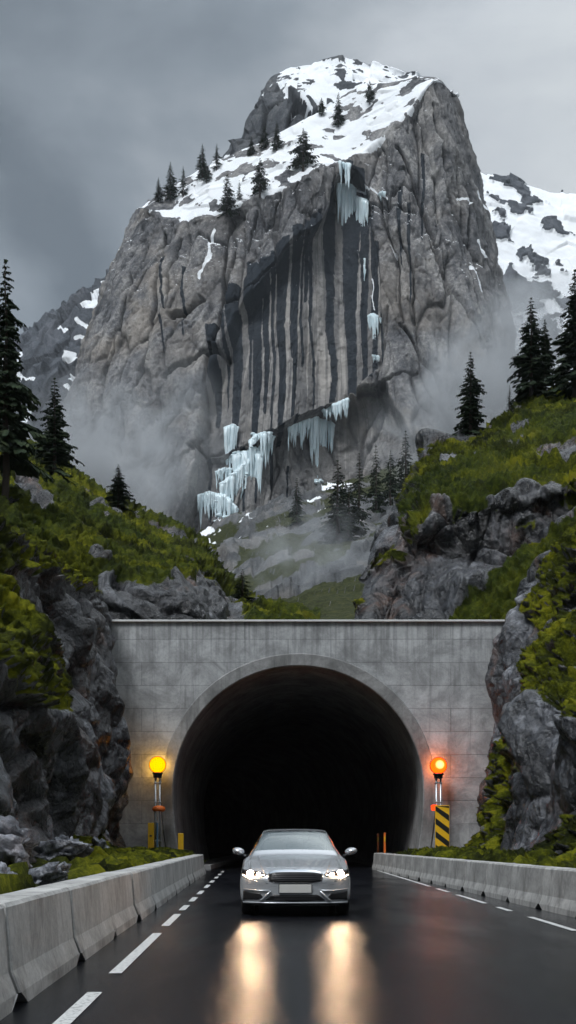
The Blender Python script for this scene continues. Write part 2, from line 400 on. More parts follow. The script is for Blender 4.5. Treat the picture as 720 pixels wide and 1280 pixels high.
# asphalt, wet
m, t = mat('wet_asphalt'); v = t.pos()
pud = t.noise(t.scalev(v, (1.0, .22, 1.0)), .8, 3, .5, .2); gr = t.noise(v, 70, 4, .7); agg = t.voro(v, 110)
big = t.noise(t.scalev(v, (1, .3, 1)), .5, 4)
c = t.mix(gr, (.004, .0045, .006), (.012, .013, .017))
wetm = t.mapr(pud, .32, .72)
rgh = t.math('ADD', t.mapr(wetm, 0, 1, .20, .09, smooth=False), t.math('MULTIPLY', t.math('SUBTRACT', t.noise(t.scalev(v, (1, .6, 1)), 34, 3, .8), .5), .28), clamp=True)
h = t.math('ADD', t.math('MULTIPLY', gr, .6), t.math('MULTIPLY', agg, .5))
hh = t.math('MULTIPLY', t.math('SUBTRACT', h, .52), t.mapr(wetm, 0, 1, 1.0, .35))
hh = t.math('ADD', hh, t.math('MULTIPLY', t.noise(t.scalev(v, (1, 1.6, 1)), 18, 4, .7), .7))
b = t.pbsdf(Base_Color=c, Roughness=rgh, Normal=t.bump(hh, .5, .009)); t.set(b.inputs['Specular IOR Level'], .13); t.out(b); M_asph = m
m, t = mat('road_paint'); v = t.pos(); nz = t.noise(v, 24, 6, .75)
c = t.mix(t.mapr(nz, .50, .62), (.62, .63, .62), (.10, .105, .11)); b = t.pbsdf(Base_Color=c, Roughness=.35, Normal=t.bump(t.noise(v, 90, 3), .3, .004)); t.out(b); M_paint = m

m, t = mat('glacier_ice'); v = t.obj(); nz = t.noise(t.scalev(v, (1, 1, .3)), .9, 5, .6)
c = t.mix(nz, (.56, .78, .87), (.90, .96, .98))
b = t.pbsdf(Base_Color=c, Roughness=.3, Coat_Weight=.3, Normal=t.bump(nz, .5, .3)); t.out(b); M_ice = m
M_snowm = simple('fresh_snow', (.80, .83, .86), .8, var=.06, scale=.5, bump=.3)
m, t = mat('spruce_needles'); v = t.obj(); rn = t.n('ShaderNodeObjectInfo').outputs['Random']
c = t.ramp(t.noise(v, 1.3, 5, .7), [(.3, (.006, .012, .007)), (.52, (.020, .034, .017)), (.72, (.052, .068, .030))])
b = t.pbsdf(Base_Color=c, Roughness=.85); t.set(b.inputs['Specular IOR Level'], .15); t.out(b); M_need = m
M_bark = simple('spruce_bark', (.05, .038, .03), .9, var=.4, scale=9, bump=.6)
m, t = mat('moss_blades'); v = t.pos(); c, _ = moss_col(t, v); b = t.pbsdf(Base_Color=t.mix(.18, c, (.16, .17, .01)), Roughness=.9); t.set(b.inputs['Specular IOR Level'], .1); t.out(b); M_blade = m
m, t = mat('grass_blades'); v = t.pos(); c = t.ramp(t.noise(v, 2.0, 6, .7), [(.36, (.010, .018, .003)), (.5, (.034, .050, .006)), (.66, (.11, .11, .016))]); b = t.pbsdf(Base_Color=c, Roughness=.9); t.out(b); M_grass = m

# ------------------------------------------------------------------ road
def XL(Y): return -1.95-.0354*(Y-7.6)          # foot of the left barrier, road side
def XR(Y): return 4.63-.0232*(Y-18)
def LL(Y): return -1.50-.0315*(Y-7.4)          # left edge line
def RL(Y): return 3.93+0*Y
EX = 0
gp = [(-3500, -40), (3500, -40), (3500, 3500), (-3500, 3500)]
mb = MB(); mb.add([(x, y, -.35) for x, y in gp], [(0, 1, 2, 3)]); mb.build('ground', simple('gravel_ground', (.07, .075, .07), .9, scale=.5, bump=.5), kind='structure')
Ys = np.concatenate([np.linspace(-12, 54, 67), np.linspace(56, 170, 58)])
rows = []
for Y in Ys:
    a, b_ = XL(min(Y, 50))-.5, XR(min(Y, 50))+.5
    bend = 0 if Y < 60 else (Y-60)**2*.0022
    rows.append([(a+(b_-a)*k/8-bend, Y, 0) for k in range(9)])
G = np.array(rows)
o = link('road', npmesh('road', G.reshape(-1, 3), gridF(len(Ys), 9), {}), M_asph, kind='structure', smooth=True)
def dash(fn, y0, y1, w=.12):
    k = max(2, int((y1-y0)/1)+1); ys = np.linspace(y0, y1, k); v = []; f = []
    for y in ys: v += [(fn(y)-w/2, y, .005), (fn(y)+w/2, y, .005)]
    for i in range(k-1): f.append((2*i, 2*i+1, 2*i+3, 2*i+2))
    return v, f
ml = MB()
for y0, y1 in [(2.5, 5.0), (6.5, 9.0), (10.3, 14.9), (16.2, 18.9), (20.0, 21.6), (23, 24.8), (26.3, 28.2), (30, 32.2), (34, 36), (38, 40), (42, 44), (46, 48)]:
    ml.add(*dash(LL, y0, y1))
for y0, y1 in [(9, 12), (15.3, 18.2), (19.8, 21), (22.3, 26), (27.5, 29.5), (31, 49)]:
    ml.add(*dash(RL, y0, y1, .11))
ml.build('road_markings', M_paint, kind='structure')

# ------------------------------------------------------------------ tunnel portal
PY = 50.0; ACX = .46; ACZ = 3.53; AR = 5.57
def arch_pts(r, n=72, inward=.55, z0=-.3):
    """horseshoe outline from the right foot over the crown to the left foot"""
    pts = []
    for k in range(9):
        s = k/8; z = z0+(ACZ-z0)*s; pts.append((ACX+r-inward*(1-s)**2*.9, z))
    for k in range(1, n):
        a = math.pi*k/n; pts.append((ACX+r*math.cos(a), ACZ+r*math.sin(a)))
    for k in range(8, -1, -1):
        s = k/8; z = z0+(ACZ-z0)*s; pts.append((ACX-r+inward*(1-s)**2*.9, z))
    return pts
portal = empty('tunnel_portal', (ACX, PY, 0), 'grey concrete tunnel portal with a dark horseshoe arch below the mountain', 'tunnel')
def loc(o): o.matrix_parent_inverse = Matrix.Translation((-ACX, -PY, 0)); return o
X0, X1, ZT = -9.6, 12.2, 11.07
inn = arch_pts(AR+.58)
def outer_for(p):
    """ray from the arch centre to the rectangle"""
    dx, dz = p[0]-ACX, p[1]-ACZ
    t_ = 1e9
    if dx > 1e-9: t_ = min(t_, (X1-ACX)/dx)
    if dx < -1e-9: t_ = min(t_, (X0-ACX)/dx)
    if dz > 1e-9: t_ = min(t_, (ZT-ACZ)/dz)
    if dz < -1e-9: t_ = min(t_, (-.3-ACZ)/dz)
    return (ACX+dx*t_, ACZ+dz*t_)
outp = [(X1, -.3)]+[outer_for(q) for q in inn[1:-1]]+[(X0, -.3)]
for cxr in ((X1, ZT), (X0, ZT)):
    i = min(range(len(outp)), key=lambda k: (outp[k][0]-cxr[0])**2+(outp[k][1]-cxr[1])**2); outp[i] = cxr
wm = MB(); n = len(inn); NR = 6; v = []
for j in range(NR+1):
    for a, b_ in zip(inn, outp): v.append((a[0]+(b_[0]-a[0])*j/NR, PY, a[1]+(b_[1]-a[1])*j/NR))
wm.add(v, [(j*n+k, j*n+k+1, (j+1)*n+k+1, (j+1)*n+k) for j in range(NR) for k in range(n-1)])
wm.add([(X0, PY, ZT), (X1, PY, ZT), (X1, PY+1.0, ZT), (X0, PY+1.0, ZT), (X0, PY+1.0, -.3), (X1, PY+1, -.3), (X0, PY, -.3), (X1, PY, -.3)],
       [(0, 1, 2, 3), (0, 3, 4, 6), (1, 7, 5, 2)])
wm.add([(q[0], PY+1.0, q[2]) for q in v], [(j*n+k, (j+1)*n+k, (j+1)*n+k+1, j*n+k+1) for j in range(NR) for k in range(n-1)])
loc(wm.build('wall', M_conc, portal))
cp = MB(); cp.box(((X0+X1)/2, PY+.42, ZT+.045), (X1-X0, 1.1, .085)); loc(cp.build('coping', simple('coping_concrete', (.62, .63, .63), .6, var=.25, scale=1.2, bump=.3), portal, bevel=.012))
# ring standing 6 cm proud, with the groove line round it
rg = MB(); io, oo = arch_pts(AR), arch_pts(AR+.56); v = []; f = []
prof = [(0, 1.0), (0, .05), (.05, 0)]
layers = [(arch_pts(AR), PY+1.4), (arch_pts(AR), PY-.02), (arch_pts(AR+.05), PY-.07), (arch_pts(AR+.53), PY-.07), (arch_pts(AR+.575), PY-.02), (arch_pts(AR+.575), PY+.06)]
for pts, y in layers: v += [(q[0], y, q[1]) for q in pts]
f = [(j*n+k, (j+1)*n+k, (j+1)*n+k+1, j*n+k+1) for j in range(len(layers)-1) for k in range(n-1)]
rg.add(v, f); loc(rg.build('arch_ring', M_ring, portal))
# lining: slightly wider than the mouth, ribbed every few metres, curving away to the left
lv = []; lf = []; ys = [PY+1.4]+[PY+1.41+i*1.6 for i in range(70)]
for i, y in enumerate(ys):
    bend = 0 if y < 60 else (y-60)**2*.0022
    r = AR+(.0 if i == 0 else .04+(.05 if i % 3 == 0 else 0))
    lv += [(q[0]-bend, y, q[1]) for q in arch_pts(r)]
lf = [(j*n+k, (j+1)*n+k, (j+1)*n+k+1, j*n+k+1) for j in range(len(ys)-1) for k in range(n-1)]
k0 = (len(ys)-1)*n; lf.append(tuple(k0+k for k in range(n)))
lm = MB(); lm.add(lv, lf); loc(lm.build('lining', M_line, portal))
# kerb walkways inside the tunnel and orange reflector posts on the right wall
for nm, xx in (('walkway', ACX-4.6), ('walkway', ACX+4.55)):
    kb = MB(); kb.box((xx, PY+30, .06), (1.25, 58, .3)); loc(kb.build(nm, M_line, portal, bevel=.02))

# ------------------------------------------------------------------ concrete barriers
def barrier_mesh(L, seed, h=.76):
    rnd = random.Random(seed); g = .022
    prof = [(.30, 0), (.29, .10), (.235, .26), (.195, h-.03), (.17, h), (-.17, h), (-.195, h-.03), (-.235, .26), (-.29, .10), (-.30, 0)]
    k = len(prof); v = []; f = []; st = [-L/2+g, -L/2+g+.02, -L/2+.3, -L/6, L/6, L/2-.3, L/2-g-.02, L/2-g]
    for i, y in enumerate(st):
        s = .94 if i in (0, len(st)-1) else 1.0
        for (x, z) in prof:
            if z == 0 and (i < 2 or i > 5): z = .10
            elif z == 0: z = -.02
            v.append((x*s+rnd.uniform(-.004, .004), y, z*(.992 if s < 1 else 1)+rnd.uniform(-.003, .003)*(z > 0)))
    for i in range(len(st)-1):
        for j in range(k): j2 = (j+1) % k; f.append((i*k+j, i*k+j2, (i+1)*k+j2, (i+1)*k+j))
    f.append(tuple(range(k))[::-1]); f.append(tuple((len(st)-1)*k+j for j in range(k)))
    me = bpy.data.meshes.new('concrete_barrier'); me.from_pydata(v, [], f); me.update(); me.materials.append(M_barr); return me
def place_barriers(fn, side, y0, L, count, label_fn, group):
    meshes = [barrier_mesh(L, s) for s in range(3)]; lugs = []
    slope = math.atan((fn(40)-fn(10))/30)
    rnd = random.Random(5 if side < 0 else 9)
    for i in range(count):
        yc = y0+L*(i+.5); x = fn(yc)+side*.30+rnd.uniform(-.015, .015)
        o = link('concrete_barrier', meshes[i % 3], None, label=label_fn(i, count), cat='barrier', group=group)
        o.location = (x, yc, 0); o.rotation_euler = (0, 0, -slope+rnd.uniform(-.004, .004))
ordn = ['nearest', 'second nearest', 'third nearest', 'fourth', 'fifth', 'sixth', 'seventh', 'eighth', 'ninth', 'tenth', 'eleventh', 'twelfth', 'thirteenth', 'fourteenth', 'fifteenth', 'sixteenth']
place_barriers(XL, -1, 5.2, 3.0, 13, lambda i, c: ('concrete barrier block ending the left row at the tunnel mouth' if i == c-1 else
    'weathered concrete barrier block, %s from the camera in the row left of the road' % ordn[i].replace(' nearest', '')), 'concrete barrier blocks along the left verge')
place_barriers(XR, 1, 15.2, 2.6, 14, lambda i, c: ('concrete barrier block ending the right row inside the tunnel mouth' if i == c-1 else
    'grey concrete barrier block, %s from the camera in the row right of the road' % ordn[i].replace(' nearest', '')), 'concrete barrier blocks along the right verge')

# ------------------------------------------------------------------ terrain
CAMP = np.array([0, 0, CAMZ])
def seg_dist(px, py, pl):
    d = np.full(px.shape, 1e9)
    for (x0, y0), (x1, y1) in zip(pl[:-1], pl[1:]):
        vx_, vy_ = x1-x0, y1-y0; t_ = np.clip(((px-x0)*vx_+(py-y0)*vy_)/(vx_*vx_+vy_*vy_), 0, 1)
        d = np.minimum(d, np.hypot(px-x0-t_*vx_, py-y0-t_*vy_))
    return d
def inside(px, py, pl):
    c = np.zeros(px.shape, bool)
    for (x0, y0), (x1, y1) in zip(pl, pl[1:]+pl[:1]):
        c ^= ((y0 > py) != (y1 > py)) & (px < (x1-x0)*(py-y0)/(y1-y0+1e-9)+x0)
    return c
def sdf(px, py, pl): 
    d = seg_dist(px, py, pl+pl[:1]); return np.where(inside(px, py, pl), -d, d)
def rockify(G, seed, big=(3.2, .55), med=(1.2, .22), small=(.45, .07), anis=2.6, ripple=.05, mossr=.46, moss_th=(.40, .62), toward=(0, 0, 8), lowmoss=0.0, fade=None, region=None, shift=0.0, damp=.8, tilt=2.4, off=1.0, soft=0.0):
    sh = G.shape; n = normals(G, toward).reshape(-1, 3); p = G.reshape(-1, 3)
    if region is None: m = sstep(n[:, 2]+.34*fbm(p*.30, 3, seed+7)+.12*fbm(p*1.2, 2, seed+8)+np.ravel(lowmoss), *moss_th)
    else: m = np.clip(np.ravel(region), 0, 1)
    wob = np.stack([vn(p*.35, seed+31), vn(p*.35, seed+37), vn(p*.35, seed+41)], 1)*.6
    d = np.zeros(len(p)); crack = np.zeros(len(p)); tone = np.zeros(len(p))
    for k, (s, a) in enumerate((big, med, small)):
        ra, rb = ((.42, -.30), (-.55, .35), (.8, .5))[k]; ca, sa, cb_, sb = math.cos(ra), math.sin(ra), math.cos(rb), math.sin(rb)
        Rm_ = np.array([[1, 0, 0], [0, ca, -sa], [0, sa, ca]]) @ np.array([[cb_, 0, sb], [0, 1, 0], [-sb, 0, cb_]])
        q = ((p+wob*s*.5) @ Rm_)/np.array([s, s*1.3, s*anis])
        v, e = blocks(q, seed+k*50, off); d += a*v*(1-m*damp); tone += facets.tone*(.45, .35, .2)[k]; d -= a*(.22, .2, .1)[k]*np.exp(-(e/.05)**2)*(1-m); crack = np.maximum(crack, np.exp(-(e/.05)**2)*(.9, .6, .3)[k]*(1-m))
    d += ripple*fbm(p*3.0, 3, seed+90)-shift+soft*fbm(p/big[0]*.6, 3, seed+93)
    D = d.reshape(sh[:2])
    for _ in range(1):
        D = np.pad(D, 1, mode='edge'); D = (D[:-2]+2*D[1:-1]+D[2:])/4; D = (D[:, :-2]+2*D[:, 1:-1]+D[:, 2:])/4
    d = D.reshape(-1)
    if fade is not None: d = d*fade.reshape(-1)
    S_ = big[0]/3.0; b1 = 1-np.abs(fbm(p*1.0/S_, 2, seed+70))*2.8; b2 = 1-np.abs(fbm(p*3.0/S_, 2, seed+75))*2.6
    G3 = p+n*(d+m*mossr*(b1*1.0+b2*.45-.4))[:, None]
    G3[:, 2] -= .35*mossr*m*np.maximum(0, -b1)
    G3 = G3.reshape(sh); n1_ = normals(G3, toward)[:, :, 2].reshape(-1)
    m = m*sstep(n1_, -.6, -.1)
    rockify.tone = tone
    return G3, m.reshape(sh[:2]), crack
def pxpy(G): p = G.reshape(-1, 3); return 360+p[:, 0]/p[:, 1]*FPX, HY-(p[:, 2]-CAMZ)/p[:, 1]*FPX
def tufts(name, o, mossw, count, hgt, m, label=None, seed=3, ymax=200):
    """short blades standing on the mossy part of a sheet"""
    me = o.data; nv = len(me.vertices); co = np.empty(nv*3, np.float32); me.vertices.foreach_get('co', co); co = co.reshape(-1, 3)
    no = np.empty(nv*3, np.float32); me.vertices.foreach_get('normal', no); no = no.reshape(-1, 3)
    px = 360+co[:, 0]/np.maximum(co[:, 1], 1)*FPX; py = HY-(co[:, 2]-CAMZ)/np.maximum(co[:, 1], 1)*FPX
    ok = (mossw.ravel() > .6) & (no[:, 2] > .25) & (px > -60) & (px < 780) & (py > 200) & (py < 1300) & (co[:, 1] > 5) & (co[:, 1] < ymax)
    idx = np.nonzero(ok)[0]
    if len(idx) == 0: return
    r = np.random.default_rng(seed); pick = r.choice(idx, count); Y = co[pick, 1]
    c = co[pick]+r.normal(0, .05, (count, 3))*np.array([1, 1, .3]); nn = no[pick]
    hh = hgt*r.uniform(.5, 1.5, count)*np.clip(Y/30, .6, 3.0); d = nn*.5+np.array([0, 0, .7])+r.normal(0, .45, (count, 3)); d /= np.linalg.norm(d, axis=1, keepdims=True)
    s = np.cross(d, r.normal(0, 1, (count, 3))); s /= np.linalg.norm(s, axis=1, keepdims=True); wv = (hh*.16)[:, None]
    base = c-nn*.03; mid = base+d*(hh*.6)[:, None]; tip = base+d*hh[:, None]; tip[:, 2] -= hh*.35
    V = np.stack([base-s*wv, base+s*wv, mid+s*wv*.7, tip, mid-s*wv*.7], 1).reshape(-1, 3)
    F = np.arange(count*5).reshape(-1, 5)
    link(name, npmesh(name, V, F), m, kind='stuff', label=label, cat='moss' if 'moss' in name else 'grass')

def Z(l): return [(x, y, z) for x, y, z in l]
# near left cliff: rows from the barrier up, columns away from the camera
YC = [3, 12, 21, 28, 35, 42, 48, 51.6, 58]
prof_l = [
 [(-4.6, .8), (-4.7, 2.3), (-4.9, 4.2), (-6.0, 5.6), (-7.8, 6.6), (-9, 8.5)],
 [(-4.9, .85), (-5.0, 2.4), (-5.2, 4.3), (-6.3, 5.9), (-8.1, 6.9), (-9.3, 9.0)],
 [(-5.35, .85), (-5.5, 2.5), (-5.6, 4.5), (-6.6, 6.3), (-8.4, 7.3), (-9.6, 9.6)],
 [(-5.7, .85), (-5.9, 2.7), (-5.75, 4.7), (-6.5, 6.2), (-8.5, 7.7), (-9.4, 10.6)],
 [(-6.3, .85), (-6.6, 3.4), (-6.9, 6.0), (-7.3, 8.3), (-8.2, 10.4), (-9.0, 11.4)],
 [(-6.7, .85), (-6.9, 3.6), (-7.1, 6.5), (-7.5, 9.2), (-8.2, 11.4), (-8.9, 12.2)],
 [(-6.85, .85), (-7.0, 3.8), (-7.25, 7.0), (-7.4, 9.6), (-7.75, 11.9), (-8.5, 12.7)],
 [(-7.6, .85), (-7.9, 3.8), (-8.1, 7.0), (-8.2, 9.6), (-8.6, 11.5), (-9.2, 12.4)],
 [(-9.6, .85), (-9.9, 3.8), (-10.1, 7.0), (-10.2, 9.6), (-10.4, 11.6), (-11.2, 12.6)]]
cols = []
for Y, pr in zip(YC, prof_l):
    bx = XL(min(Y, 46))-.5; f0 = pr[0][0]
    if Y > 50: bx = f0+1.2
    c = [(bx, Y, -.25), (bx-.25, Y, .42), ((bx+f0)/2-.1, Y, .70)]+[(x, Y, z) for x, z in pr]
    xe, ze = pr[-1]
    c += [(xe-2.6, Y+1, ze+1.5), (xe-9, Y+3, ze+5), (xe-24, Y+6, ze+12)]
    cols.append(c)
rows = np.array(cols).transpose(1, 0, 2)
G = net(rows, [4, 10, 14, 60, 60, 50, 44, 44, 30, 14, 10], [6, 16, 70, 76, 76, 70, 44, 12])
hz = G[:, :, 2]; fade = sstep(hz, .5, 1.8)*.92+.08
px, py = pxpy(G); q3 = G.reshape(-1, 3); wb = 6*vn(q3*.6, 41)+4*vn(q3*1.6, 42); gb = np.zeros(len(q3))
for pl in ([(-40, 700), (20, 722), (50, 770), (80, 820), (98, 870), (84, 892), (50, 872), (10, 820), (-40, 815)], [(-60, 600), (0, 640), (40, 652), (84, 684), (130, 712), (122, 732), (60, 708), (-60, 676)], [(60, 1090), (90, 1040), (130, 1050), (180, 1080), (180, 1110)]):
    gb = np.maximum(gb, sstep(-sdf(px+wb, py+wb, pl), -4, 5))
gb = (.75*gb-.10*(py < 1040)).reshape(hz.shape)
YY_ = G[:, :, 1]
G, ma, ck = rockify(G, 11, fade=fade, lowmoss=np.where(hz < 1.6, .12, .0)+gb, shift=.35+.16*sstep(YY_, 36, 48).ravel(), off=.5, tilt=3.0, soft=.2, big=(3.2, 1.35), med=(1.2, .42), small=(.45, .12))
cliffL = sheet('cliff_left', G, M_rock, {'moss': ma, 'crack': ck, 'tone': rockify.tone}, toward=(0, 20, 6))
tufts('moss_tufts', cliffL, ma, 52000, .034, M_blade, 'bright green moss and short grass on the left roadside cliff')
# near right cliff
prof_r = [
 [(5.9, .8), (6.2, 2.2), (6.7, 3.8), (7.8, 4.8), (8.4, 6.4), (9.6, 7.8)],
 [(5.8, .8), (6.2, 2.3), (6.8, 4.0), (7.8, 5.0), (8.4, 6.8), (9.6, 8.2)],
 [(6.0, .85), (6.4, 2.4), (7.0, 4.2), (8.0, 5.3), (8.6, 7.0), (9.8, 8.6)],
 [(6.4, .85), (6.8, 2.7), (7.2, 4.7), (8.4, 5.7), (9.0, 7.7), (10.2, 9.4)],
 [(6.9, .85), (7.3, 3.0), (7.6, 5.5), (8.7, 6.9), (9.4, 8.9), (10.8, 10.7)],
 [(7.25, .85), (7.6, 3.3), (8.0, 6.2), (8.7, 8.3), (10.1, 9.9), (11.2, 12.4)],
 [(7.6, .85), (8.0, 3.6), (8.45, 6.5), (8.95, 9.0), (9.55, 11.2), (10.6, 13.2)],
 [(8.6, .85), (9.0, 3.6), (9.4, 6.5), (9.9, 9.0), (10.2, 11.2), (11.0, 13.0)],
 [(10.6, .85), (11.0, 3.6), (11.5, 6.5), (12, 9.0), (12.3, 11.2), (13, 13)]]
cols = []
for Y, pr in zip(YC, prof_r):
    bx = XR(min(Y, 46))+.62; f0 = pr[0][0]
    if Y > 50: bx = f0-1.0
    c = [(bx, Y, -.25), (bx+.2, Y, .45), ((bx+f0)/2+.1, Y, .72)]+[(x, Y, z) for x, z in pr]
    xe, ze = pr[-1]
    c += [(xe+2.0, Y+1, ze+2.3), (xe+9, Y+3, ze+7), (xe+24, Y+6, ze+13)]
    cols.append(c)
rows = np.array(cols).transpose(1, 0, 2)
G = net(rows, [4, 10, 14, 60, 60, 50, 50, 50, 40, 16, 10], [4, 6, 50, 70, 76, 76, 44, 12])
hz = G[:, :, 2]; fade = sstep(hz, .5, 1.8)*.92+.08
px, py = pxpy(G); q3 = G.reshape(-1, 3); wb = 6*vn(q3*.6, 43)+4*vn(q3*1.6, 44); gb = np.zeros(len(q3))
for pl in ([(636, 862), (644, 806), (690, 762), (760, 735), (760, 790), (706, 812), (680, 852), (655, 875)], [(690, 872), (720, 826), (770, 800), (770, 900), (700, 902)], [(562, 1085), (594, 1000), (612, 930), (640, 900), (640, 950), (628, 1010), (618, 1085)], [(640, 1085), (690, 1022), (770, 985), (770, 1100)], [(640, 760), (690, 700), (770, 650), (770, 690), (700, 735), (660, 775)]):
    gb = np.maximum(gb, sstep(-sdf(px+wb, py+wb, pl), -4, 5))
gb = (.6*gb-.12).reshape(hz.shape)
G, ma, ck = rockify(G, 211, fade=fade, toward=(0, 20, 8), lowmoss=np.where(hz < 1.6, .16, .04)+gb, shift=.55, off=.5, tilt=3.0, soft=.2, big=(3.0, 1.3), med=(1.2, .42), small=(.45, .12))
cliffR = sheet('cliff_right', G, M_rock, {'moss': ma, 'crack': ck, 'tone': rockify.tone}, toward=(0, 20, 8))
tufts('moss_tufts', cliffR, ma, 42000, .036, M_blade, 'olive green moss and short grass on the right roadside cliff', seed=4)

# left hill behind the portal
sky_l = [(-80, 520, 100), (0, 560, 96), (45, 577, 92), (95, 612, 90), (140, 640, 88), (180, 665, 86), (220, 684, 84), (255, 704, 82), (284, 745, 78), (312, 766, 76), (350, 781, 74), (400, 788, 73)]
r2 = [(-80, 660, 61), (0, 670, 61), (50, 700, 60), (100, 716, 59), (146, 735, 58), (185, 741, 58), (225, 750, 58), (258, 758, 58), (288, 774, 58), (315, 786, 58), (352, 792, 58), (400, 796, 58)]
rows = [[P(x, 845, 54.5) for x, y, Y in r2], [P(x, 788 if y < 780 else y+4, 56) for x, y, Y in r2], [P(*q) for q in r2],
        [P((a[0]+b_[0])/2, a[1]*.58+b_[1]*.42, 68) for a, b_ in zip(r2, sky_l)], [P(*q) for q in sky_l],
        [P(x, y+14, Y+18) for x, y, Y in sky_l], [P(x, y+260, Y+70) for x, y, Y in sky_l]]
G = net(rows, [12, 40, 80, 90, 26, 10], [24]+[34]*8+[20, 20])
px, py = pxpy(G); wb = 7*vn(G.reshape(-1, 3)*.35, 21)+4*vn(G.reshape(-1, 3)*1.1, 22)
rg_ = sstep(sdf(px+wb, py+wb, [(130, 733), (180, 742), (212, 742), (236, 722), (258, 708), (286, 750), (310, 782), (310, 830), (130, 830)]), -3, 3)
rg_ = np.minimum(rg_, sstep(sdf(px+wb, py+wb, [(12, 575), (38, 580), (62, 640), (50, 650), (20, 620)]), -3, 3))
rg_ = rg_*np.clip(1.25-1.3*sstep(fbm(G.reshape(-1, 3)*.3, 3, 24), .28, .44), 0, 1)
G, ma, ck = rockify(G, 77, big=(4.4, 1.6), med=(1.8, .55), small=(.7, .16), mossr=.62, toward=(0, 0, 20), region=rg_, tilt=2.2, off=.45, soft=.8, damp=.9)
hillL = sheet('hill_left', G, M_rock2, {'moss': ma, 'crack': ck, 'tone': rockify.tone}, toward=(0, 0, 20))
tufts('grass', hillL, ma, 30000, .034, M_grass, 'dark green grass on the left hillside above the portal', seed=5)
# right hill with its cliff
cl_ = [
 [(436, 830, 60), (438, 790, 61), (440, 775, 62), (443, 760, 63), (448, 740, 64.5), (452, 728, 66), (456, 715, 68), (470, 722, 82)],
 [(460, 830, 58), (462, 790, 59), (465, 775, 60), (468, 755, 61.5), (473, 715, 64), (480, 680, 67), (487, 650, 71), (500, 657, 86)],
 [(500, 830, 57), (500, 790, 58), (502, 772, 59), (504, 745, 61.5), (507, 700, 65), (508, 650, 69), (508, 612, 75), (520, 622, 92)],
 [(550, 830, 56), (550, 790, 57), (552, 768, 58), (552, 730, 61.8), (547, 690, 64), (540, 625, 69), (533, 575, 80), (545, 585, 97)],
 [(605, 830, 56), (605, 790, 57), (605, 755, 58.5), (605, 700, 62.5), (605, 655, 66), (600, 612, 71), (598, 547, 84), (610, 557, 101)],
 [(665, 830, 55), (665, 780, 56), (665, 722, 58), (665, 665, 63), (662, 640, 66), (658, 602, 71), (652, 513, 88), (660, 523, 105)],
 [(725, 830, 54), (725, 760, 55), (725, 685, 58), (725, 640, 63), (722, 620, 66), (720, 585, 71), (718, 493, 90), (720, 503, 107)],
 [(800, 830, 54), (800, 720, 55), (800, 655, 58), (800, 610, 63), (800, 590, 66), (800, 550, 71), (800, 458, 92), (800, 466, 109)]]
for c in cl_[2:]:
    y3 = c[3][2]; c[4] = (c[4][0], c[4][1], y3+1.6); c[5] = (c[5][0], c[5][1], y3+3.6)
rows = [[P(*c[r]) for c in cl_] for r in range(8)]+[[P(c[7][0], c[7][1]+240, c[7][2]+50) for c in cl_]]
G = net(rows, [14, 40, 40, 50, 60, 60, 70, 22, 10], [40, 50, 60, 64, 66, 66, 30])
px, py = pxpy(G); q3 = G.reshape(-1, 3); wb = 8*vn(q3*.3, 31)+5*vn(q3*1.0, 32); wc = 8*vn(q3*.3, 33)+5*vn(q3*1.0, 34)
rg_ = sstep(-sdf(px+wb, py+wc, [(490, 655), (504, 600), (530, 560), (600, 535), (650, 495), (820, 420), (820, 600), (720, 588), (664, 600), (622, 606), (596, 636), (572, 640), (548, 606), (524, 640), (500, 676)]), -4, 4)
rg_ = np.maximum(rg_, sstep(-sdf(px+wb, py+wc, [(535, 800), (558, 756), (600, 722), (640, 690), (684, 662), (820, 590), (820, 680), (724, 692), (684, 712), (652, 748), (600, 800)]), -4, 4))
rg_ = np.maximum(rg_, .9*sstep(fbm(q3*.35, 3, 35)+.15*fbm(q3*1.3, 2, 36), .24, .38))*np.clip(1.3-1.2*sstep(fbm(q3*.33, 3, 37), .36, .5), 0, 1)
G, ma, ck = rockify(G, 401, big=(4.6, 1.5), med=(1.8, .65), small=(.7, .18), mossr=.62, toward=(0, 0, 20), region=rg_, anis=2.6, fade=.12+.88*sstep(px, 447, 500), shift=.45, tilt=2.2, off=.45, soft=.8, damp=.92)
hillR = sheet('hill_right', G, M_rock2, {'moss': ma, 'crack': ck, 'tone': rockify.tone}, toward=(0, 0, 20))
tufts('grass', hillR, ma, 30000, .030, M_blade, 'mossy green turf on the right hill above its dark cliff', seed=6)

# valley floor rising to the foot of the mountain
vx = [-60, 100, 180, 240, 300, 350, 400, 450, 520, 600, 800]
vr = [(430, [700, 700, 690, 675, 645, 625, 604, 588, 574, 548, 500]), (400, [722, 715, 703, 690, 662, 640, 620, 602, 588, 562, 520]), (330, [735, 730, 722, 714, 692, 668, 654, 640, 626, 610, 580]),
      (250, [750, 747, 742, 738, 728, 708, 692, 684, 668, 650, 630]), (180, [775, 772, 770, 766, 758, 748, 730, 715, 700, 690, 680]), (120, [800]*11), (96, [880]*11)]
rows = [[P(x, y, Y) for x, y in zip(vx, ys_)] for Y, ys_ in vr]
G = net(rows, [10, 60, 70, 70, 60, 16], [12, 16, 24, 36, 36, 36, 36, 40, 24, 16])
sh = G.shape; p = G.reshape(-1, 3)
v1, e1 = facets(p/np.array([16, 16, 12]), 600, 1.2); v2, e2 = facets(p/np.array([6, 6, 5]), 640, 1.4)
out = sstep(fbm(p*.035, 4, 13), -.14, .16)
dz = 3.6*fbm(p*.035, 3, 5)+v1*2.6*(.3+out)+v2*1.5*(.3+out)+fbm(p*.3, 3, 8)*.6
G[:, :, 2] += dz.reshape(sh[:2])*np.clip((G[:, :, 1]-100)/40, 0, 1)
nz_ = normals(G, (0, 0, 200))[:, :, 2].ravel()
